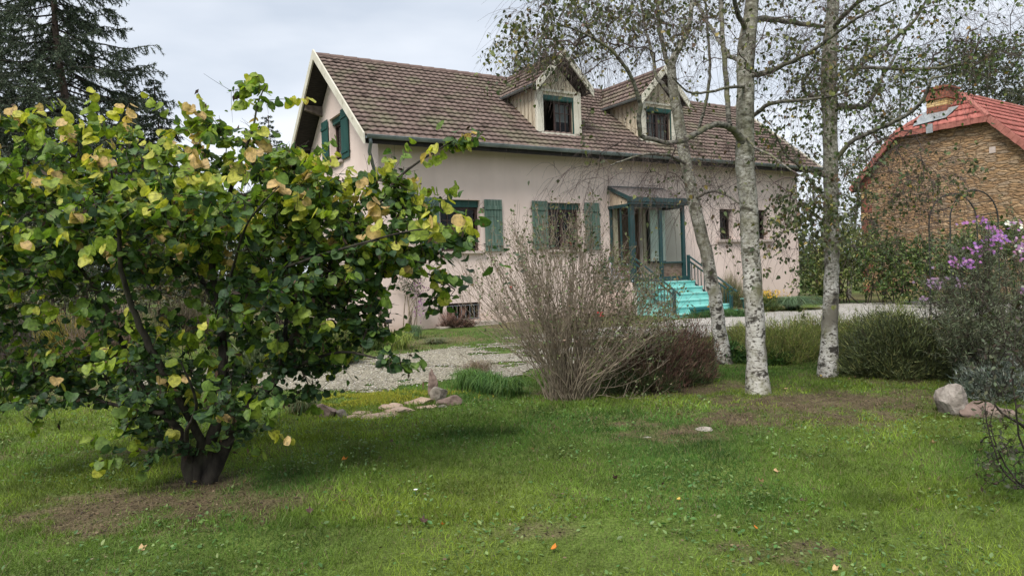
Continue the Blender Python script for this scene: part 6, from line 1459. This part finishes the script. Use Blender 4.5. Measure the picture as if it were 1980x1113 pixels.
# planters
def planter(base, l, w_, h, label, rz, fill=None):
    root = empty('planter', base, label, 'planter', 'teal planters by the steps', rz=rz); s = MB(); t = .02
    lo = [(-l / 2 * .88, -w_ / 2 * .8), (l / 2 * .88, -w_ / 2 * .8), (l / 2 * .88, w_ / 2 * .8), (-l / 2 * .88, w_ / 2 * .8)]; hi = [(-l / 2, -w_ / 2), (l / 2, -w_ / 2), (l / 2, w_ / 2), (-l / 2, w_ / 2)]
    V = [(x, y, 0) for x, y in lo] + [(x, y, h) for x, y in hi] + [(x * .93, y * .88, h) for x, y in hi] + [(x * .93, y * .88, h - .05) for x, y in hi]
    s.add(V, [(0, 1, 2, 3)] + [(i, (i + 1) % 4, 4 + (i + 1) % 4, 4 + i) for i in range(4)] + [(4 + i, 4 + (i + 1) % 4, 8 + (i + 1) % 4, 8 + i) for i in range(4)] + [(8 + i, 8 + (i + 1) % 4, 12 + (i + 1) % 4, 12 + i) for i in range(4)])
    s.build('trough', M['planter'], root)
    s = MB(); rim = [(x * 1.04, y * 1.08) for x, y in hi]; s.add([(x, y, h - .035) for x, y in rim] + [(x, y, h + .004) for x, y in rim] + [(x * .94, y * .9, h + .004) for x, y in hi], [(i, (i + 1) % 4, 4 + (i + 1) % 4, 4 + i) for i in range(4)] + [(4 + i, 4 + (i + 1) % 4, 8 + (i + 1) % 4, 8 + i) for i in range(4)])
    s.build('rim', M['step'] if fill == 'teal' else M['planter'], root)
    s = MB(); s.add([(x * .92, y * .87, h - .045) for x, y in hi], [(0, 1, 2, 3)]); s.build('soil', mat('potting_soil', (.03, .022, .016), (.06, .045, .03), rough=1, scale=30), root)
    return root
def hpos(u, v): return np.array([HO[0] + u * math.cos(TH) - v * math.sin(TH), HO[1] + u * math.sin(TH) + v * math.cos(TH), 0])
p = hpos(7.35, -3.0); p[2] = gz(p[1]) + .0; planter(p, .62, .26, .24, 'low dark teal planter left of the bottom step', TH)
p = hpos(9.95, -2.55); p[2] = gz(p[1]); planter(p, .95, .32, .36, 'dark teal planter with turquoise rim right of the steps', TH, 'teal')
p = hpos(7.55, -3.1); p[2] = gz(p[1]) + .24; mound('marigold_plant', p - np.array([0, 0, .02]), .09, .07, .10, 260, .04, .02, [(.75, .28, .02), (.6, .4, .03), (.08, .13, .04)], [2, 1, 2], 'orange marigold in the low planter beside the bottom step', 'flower plant', seed=301, m='petal')
p = hpos(7.6, -3.45); p[2] = gz(p[1]); mound('border_plant', p, .95, .32, .20, 4200, .07, .016, [(.05, .11, .035), (.08, .16, .05)], [1, 1], 'low green edging plants in front of the steps', 'plant', seed=302, m='grass', out=.5)
p = hpos(9.35, -2.15); p[2] = gz(p[1]) + .1; mound('border_plant', p, .28, .45, .55, 1800, .14, .010, [(.08, .12, .05), (.14, .15, .07), (.12, .08, .05)], [2, 1, 1], 'small plants growing behind the right railing', 'plant', seed=303, m='grass')
# ornamental grass by the wall, yellow flowers, arching fescue
p = hpos(10.6, -1.0); p[2] = gz(p[1]); mound('tall_grass', p, .42, .32, .75, 2300, .42, .008, [(.24, .20, .12), (.16, .17, .09), (.30, .25, .17)], [2, 2, 1], 'tall strawy grass against the wall right of the steps', 'ornamental grass', seed=304, m='grass', up=2.2, out=.5, low=.02)
p = G(1490, 603); mound('yellow_flower_plant', p + np.array([0, .3, 0]), .42, .34, .50, 4200, .08, .012, [(.13, .17, .05), (.08, .12, .04), (.20, .19, .06)], [2, 2, 1], 'round clump topped with small yellow flowers, right of the thick birch', 'flower plant', seed=305, m='grass', top=1.3)
rg = np.random.default_rng(8); q = G(1490, 603) + np.array([0, .25, 0]); n = 260; P = q + np.stack([rg.normal(size=n) * .22, rg.normal(size=n) * .18, rg.uniform(.38, .58, n)], 1)
scatter('blossom', P, rg.normal(size=(n, 3)), rg.normal(size=(n, 3)) + np.array([0, -1, .6]), .05, OVAL[0], OVAL[1], pick(rg, n, [(.70, .45, .04), (.60, .36, .04)], [2, 1]), LM['petal'], [o for o in COL.objects if o.name.startswith('yellow_flower_plant')][0], kind='stuff')
def fountain(name, base, r, h, n, pal, probs, label, cat, seed, width=.011, group=None):
    rg = np.random.default_rng(seed); root = empty(name, base, label, cat, group); ln = []
    a = rg.uniform(0, 2 * np.pi, n); V, F, C = [], [], []; cols = pick(rg, n, pal, probs, .2)
    for i in range(n):
        d = np.array([math.cos(a[i]), math.sin(a[i]), 0]); L_ = r * rg.uniform(.4, 1.1); H_ = h * rg.uniform(.6, 1.15); t = np.linspace(0, 1, 6); q = np.array(base) + rg.normal(size=3) * np.array([.06, .06, 0]) + d * (L_ * t ** 1.2)[:, None] + np.array([0, 0, 1.]) * (H_ * (2.1 * t - 1.75 * t * t))[:, None]
        sd = np.array([-d[1], d[0], 0]); w = width * (1 - t * .85)[:, None]; b0 = len(V) * 12; V.append(np.stack([q - sd * w / 2, q + sd * w / 2], 1).reshape(-1, 3)); F.append(np.array([[b0 + 2 * k, b0 + 2 * k + 1, b0 + 2 * k + 3, b0 + 2 * k + 2] for k in range(5)])); C.append(np.repeat(cols[i:i + 1], 12, 0))
    link('blades', mesh_np('blades', np.concatenate(V), np.concatenate(F), np.concatenate(C)), LM['grass'], root, world_coords=True); return root
p = G(1535, 600) + np.array([.1, .35, 0]); fountain('fescue_clump', p, 1.1, .52, 1500, [(.10, .16, .09), (.16, .23, .13), (.06, .11, .05)], [2, 2, 1], 'arching blue green grass clump at the right corner of the pink house', 'ornamental grass', 310, .016)
YG = [(.22, .28, .05), (.34, .38, .10), (.12, .18, .04)]
for k, (x, y, r, h, pal, lab) in enumerate([(735, 672, .42, .48, YG, 'yellow striped grass clump nearest the garden lamp, left'), (772, 676, .40, .45, YG, 'yellow striped grass clump right of the garden lamp'), (800, 656, .22, .42, [(.08, .13, .06), (.12, .18, .09)], 'blue green sword leaves below the purple climber'),
                                        (842, 664, .4, .16, [(.14, .17, .09), (.2, .2, .12)], 'flattened pale grass clump between the gravel and the wall'), (905, 752, .26, .36, [(.08, .16, .04), (.12, .22, .05)], 'bright green grass tuft right of the standing stone'), (945, 758, .30, .34, [(.07, .15, .04), (.11, .21, .05)], 'bright green grass tuft left of the bare shrub'), (985, 764, .28, .30, [(.07, .15, .04), (.12, .20, .05)], 'bright green grass tuft at the left foot of the bare shrub'), (585, 800, .18, .26, [(.08, .13, .05), (.2, .19, .1)], 'thin grass tuft left of the dark brown edging stone'), (925, 735, .3, .35, [(.16, .12, .09), (.22, .17, .12)], 'faded brown clump behind the bright green tufts')]):
    fountain('grass_tuft', G(x, y), r, h, 420, pal, [1] * len(pal), lab, 'grass tuft', 320 + k, .009, 'tufts of coarse grass')
# plants at the foot of the pink wall
p = hpos(1.75, -.35); p[2] = gz(p[1]); mound('dried_plant', p, .45, .22, .22, 1500, .10, .02, [(.09, .05, .035), (.14, .085, .06), (.06, .04, .03)], [1, 1, 1], 'dead brown plant in front of the basement window', 'dried plant', seed=330, m='dead'); p = hpos(1.75, -.3); p[2] = gz(p[1])
mound('dried_plant', p, .5, .18, .42, 500, .22, .007, [(.30, .18, .14), (.22, .13, .10)], [1, 1], 'thin reddish dry stems before the basement window bars', 'dried plant', seed=331, m='dead', up=1.8)
p = hpos(.55, -.28); p[2] = gz(p[1]); bush('climber', p, [(0, 0, 1.15, .24, .14, .45, 40), (.18, -.05, 1.0, .14, .1, .4, 16)], 'climbing plant with purple flowers against the left end of the front wall', 'climber', [(.05, .07, .04), (.09, .11, .06), (.15, .12, .09)], [2, 2, 1], leaf=.05, nl=6, seed=332, stems=9, bark='pale_twig', bw=.08, step=.1)
rg = np.random.default_rng(9); n = 150; q = hpos(.72, -.45); P = q + np.stack([rg.normal(size=n) * .09, rg.normal(size=n) * .05, 1.15 + rg.normal(size=n) * .25], 1)
scatter('blossom', P, rg.normal(size=(n, 3)), rg.normal(size=(n, 3)) + np.array([0, -1, .2]), .05, OVAL[0], OVAL[1], pick(rg, n, [(.30, .13, .28), (.36, .20, .34)], [2, 1]), LM['petal'], [o for o in COL.objects if o.name.startswith('climber')][0], kind='stuff')
# little garden lamp
p = at(753, 646, 15.6); b = gnd(p[0], p[1]); root = empty('garden_lamp', b, 'small black solar lamp on a stake in front of the house corner', 'garden lamp'); s = MB(); s.tube([(0, 0, -.05), (-.02, 0, .30)], .014, 8); s.build('stake', M['plastic_black'], root)
s = MB(); s.tube([(-.12, 0, .335), (.06, 0, .345)], [.035, .045], 10); s.box((-.10, -.05, .37), (.08, .05, .385)); s.build('lamp_head', M['plastic_black'], root, bevel=.004)
s = MB(); s.box((-.095, -.045, .3855), (.075, .045, .389)); s.build('solar_panel', mat('solar_cell', (.02, .03, .06), rough=.2, spec=.6), root)
# white flowering pot behind the bare shrub
p = hpos(6.35, -.8); p[2] = gz(p[1]); bush('hydrangea_bush', p, [(0, 0, .85, .38, .3, .4, 40)], 'pale flowering bush left of the porch, seen through the bare shrub', 'shrub', [(.06, .09, .04), (.10, .13, .06)], [1, 1], leaf=.06, nl=6, seed=340, stems=8)
rg = np.random.default_rng(10); n = 220; P = p + np.stack([rg.normal(size=n) * .2, rg.normal(size=n) * .15 - .15, 1.15 + rg.normal(size=n) * .18], 1)
scatter('blossom', P, rg.normal(size=(n, 3)), rg.normal(size=(n, 3)) + np.array([0, -1, .2]), .05, OVAL[0], OVAL[1], pick(rg, n, [(.55, .55, .66), (.65, .62, .68)], [1, 1]), LM['petal'], [o for o in COL.objects if o.name.startswith('hydrangea_bush')][0], kind='stuff')
# metal garden arch
DA2 = 13.5; root = None
pl, pr = at(1800, 470, DA2 + .3), at(1873, 470, DA2 - .2)
def hoop(x0, x1, yt, D, zt):
    a, b = at(x0, 470, D), at(x1, 470, D); g0 = gz(D); a[2] = b[2] = g0; top = at((x0 + x1) / 2, yt, D)[2]; wd = b[0] - a[0]; zs_ = top - wd * .62; pts = [np.array([a[0], D, g0 - .05]), np.array([a[0], D, zs_])]
    for t in np.linspace(0, math.pi, 15)[1:-1]: pts.append(np.array([(a[0] + b[0]) / 2 - wd / 2 * math.cos(t), D, zs_ + (top - zs_) * math.sin(t)]))
    return pts + [np.array([b[0], D, zs_]), np.array([b[0], D, g0 - .05])]
h1 = hoop(1797, 1890, 374, 13.6, 0); h2 = hoop(1838, 1931, 367, 13.1, 0)
root = empty('garden_arch', (h1[0] + h1[-1]) / 2, 'black metal hooped garden arch in front of the stone wall', 'garden arch')
for hh in (h1, h2): s = MB(); s.tube(hh, .013, 8); s.build('hoop', M['black_metal'], root, world_coords=True)
for i in (1, 3, 6, 9, 12, 14): s = MB(); s.tube([h1[i], h2[i]], .008, 6); s.build('crossbar', M['black_metal'], root, world_coords=True)
for z in (.9, 1.6):
    for e in (0, -1):
        s = MB(); s.tube([h1[e] + np.array([0, 0, z]), h2[e] + np.array([0, 0, z])], .008, 6); s.build('crossbar', M['black_metal'], root, world_coords=True)
# utility wires past the end of the house
for k, (x0, y0, x1, y1) in enumerate([(1540, 430, 1700, 436), (1540, 441, 1700, 446)]):
    s = MB(); a, b = at(x0 - 60, y0, 60), at(x1 + 100, y1, 62); s.tube([a, (a + b) / 2 - np.array([0, 0, .1]), b], .02, 5); o = s.build('overhead_wire', M['black_metal']); tag(o, ['upper thin overhead wire right of the pink house', 'lower thin overhead wire right of the pink house'][k], 'wire', 'overhead wires')
# fallen leaves
rf_ = np.random.default_rng(14); FC = {'orange': (.62, .22, .03), 'pale tan': (.62, .42, .22), 'yellow': (.60, .42, .10), 'dark brown': (.09, .05, .04)}
FM = {k: mat('fallen_leaf_' + k.replace(' ', '_'), v, tuple(c * .7 for c in v), rough=.7, scale=30, trans=.15) for k, v in FC.items()}
FL_ = [(661, 897, 'orange', .055, 'upright orange leaf in the grass left of the centre'), (1065, 1068, 'orange', .05, 'bright orange leaf nearest the bottom edge'), (820, 1020, 'dark brown', .06, 'crumpled dark leaf left of the bottom centre'), (856, 1022, 'orange', .035, 'small dull orange leaf beside the crumpled dark one'), (1033, 874, 'pale tan', .035, 'pale leaf in the middle of the lawn'),
       (1805, 862, 'pale tan', .05, 'pale tan leaf below the upright rock'), (1892, 873, 'pale tan', .05, 'pale tan leaf near the right twigs'), (1496, 917, 'pale tan', .045, 'tan leaf right of the centre, upper of two'), (1476, 941, 'pale tan', .04, 'tan leaf right of the centre, lower of two'), (1547, 975, 'dark brown', .035, 'small brown leaf lower right of the centre'), (1417, 1029, 'pale tan', .05, 'tan leaf near the bottom, right of the orange one'), (1308, 974, 'yellow', .035, 'yellow speck of leaf in the lower lawn'),
       (1192, 936, 'dark brown', .045, 'reddish dark leaf below the bare shrub'), (1308, 804, 'orange', .045, 'dull orange leaf below the right heather'), (383, 938, 'yellow', .045, 'yellowed leaf at the foot of the redbud'), (268, 1072, 'pale tan', .05, 'tan leaf at the lower left'), (470, 943, 'pale tan', .04, 'pale leaf right of the redbud foot'), (200, 903, 'pale tan', .045, 'tan leaf under the left redbud branches'), (753, 857, 'dark brown', .045, 'dark leaf left of the centre near the edging'), (667, 974, 'orange', .03, 'small orange leaf below the upright one'),
       (375, 1008, 'dark brown', .06, 'curled brown leaf below the redbud foot'), (1610, 1110, 'pale tan', .04, 'tan leaf at the very bottom edge'), (1464, 1028, 'orange', .03, 'small red orange leaf near the bottom right'), (1913, 913, 'pale tan', .03, 'small pale leaf at the right'), (1590, 729, 'yellow', .04, 'yellow leaf at the foot of the slim birch'), (1655, 731, 'pale tan', .04, 'pale leaf right of the slim birch foot'), (1640, 735, 'pale tan', .035, 'second pale leaf right of the slim birch foot'), (1515, 752, 'pale tan', .06, 'long pale leaf right of the thick birch foot'), (600, 1000, 'dark brown', .05, 'brown leaf in the lower left lawn'), (1280, 948, 'dark brown', .03, 'greyish leaf in the middle of the lower lawn')]
for k, (x, y, c, sz, lab) in enumerate(FL_):
    b = G(x, y); s = MB(); cu = rf_.uniform(.15, .5)
    pts = [(0, 0, 0), (.32, .2, cu * .4), (.5, .5, cu * .6), (.2, .62, cu * .2), (.12, 1, cu), (-.14, .66, cu * .1), (-.5, .6, cu * .7), (-.3, .2, cu * .35), (0, .45, 0)]
    s.add([tuple(sz * q for q in p_) for p_ in pts], [(8, i, (i + 1) % 8) for i in range(8)]); s.add([(sz * p_[0], sz * p_[1], sz * p_[2] - .002) for p_ in pts], [(8, (i + 1) % 8, i) for i in range(8)])
    o = s.build('fallen_leaf', FM[c]); o.location = (b[0], b[1], float(lawn_z(np.array([b[0]]), np.array([b[1]]))[0]) + .022); o.rotation_euler = (rf_.uniform(-.4, .9), rf_.uniform(-.5, .5), rf_.uniform(0, 6.28)); tag(o, lab, 'leaf', 'fallen leaves on the lawn')
b = G(803, 962); root = empty('daisy', b + np.array([0, 0, .0]), 'single white daisy in the lawn left of the centre', 'flower'); s = MB(); s.tube([(0, 0, 0), (.004, 0, .05)], .0015, 5); s.build('stem', M['green_paint'], root); s = MB()
for k in range(12): a = k * math.pi / 6; s.bar((.004 + .004 * math.cos(a), .004 * math.sin(a), .05), (.004 + .014 * math.cos(a), .014 * math.sin(a), .053), .005, .0012)
s.build('blossom', mat('daisy_white', (.75, .75, .72), rough=.6), root)
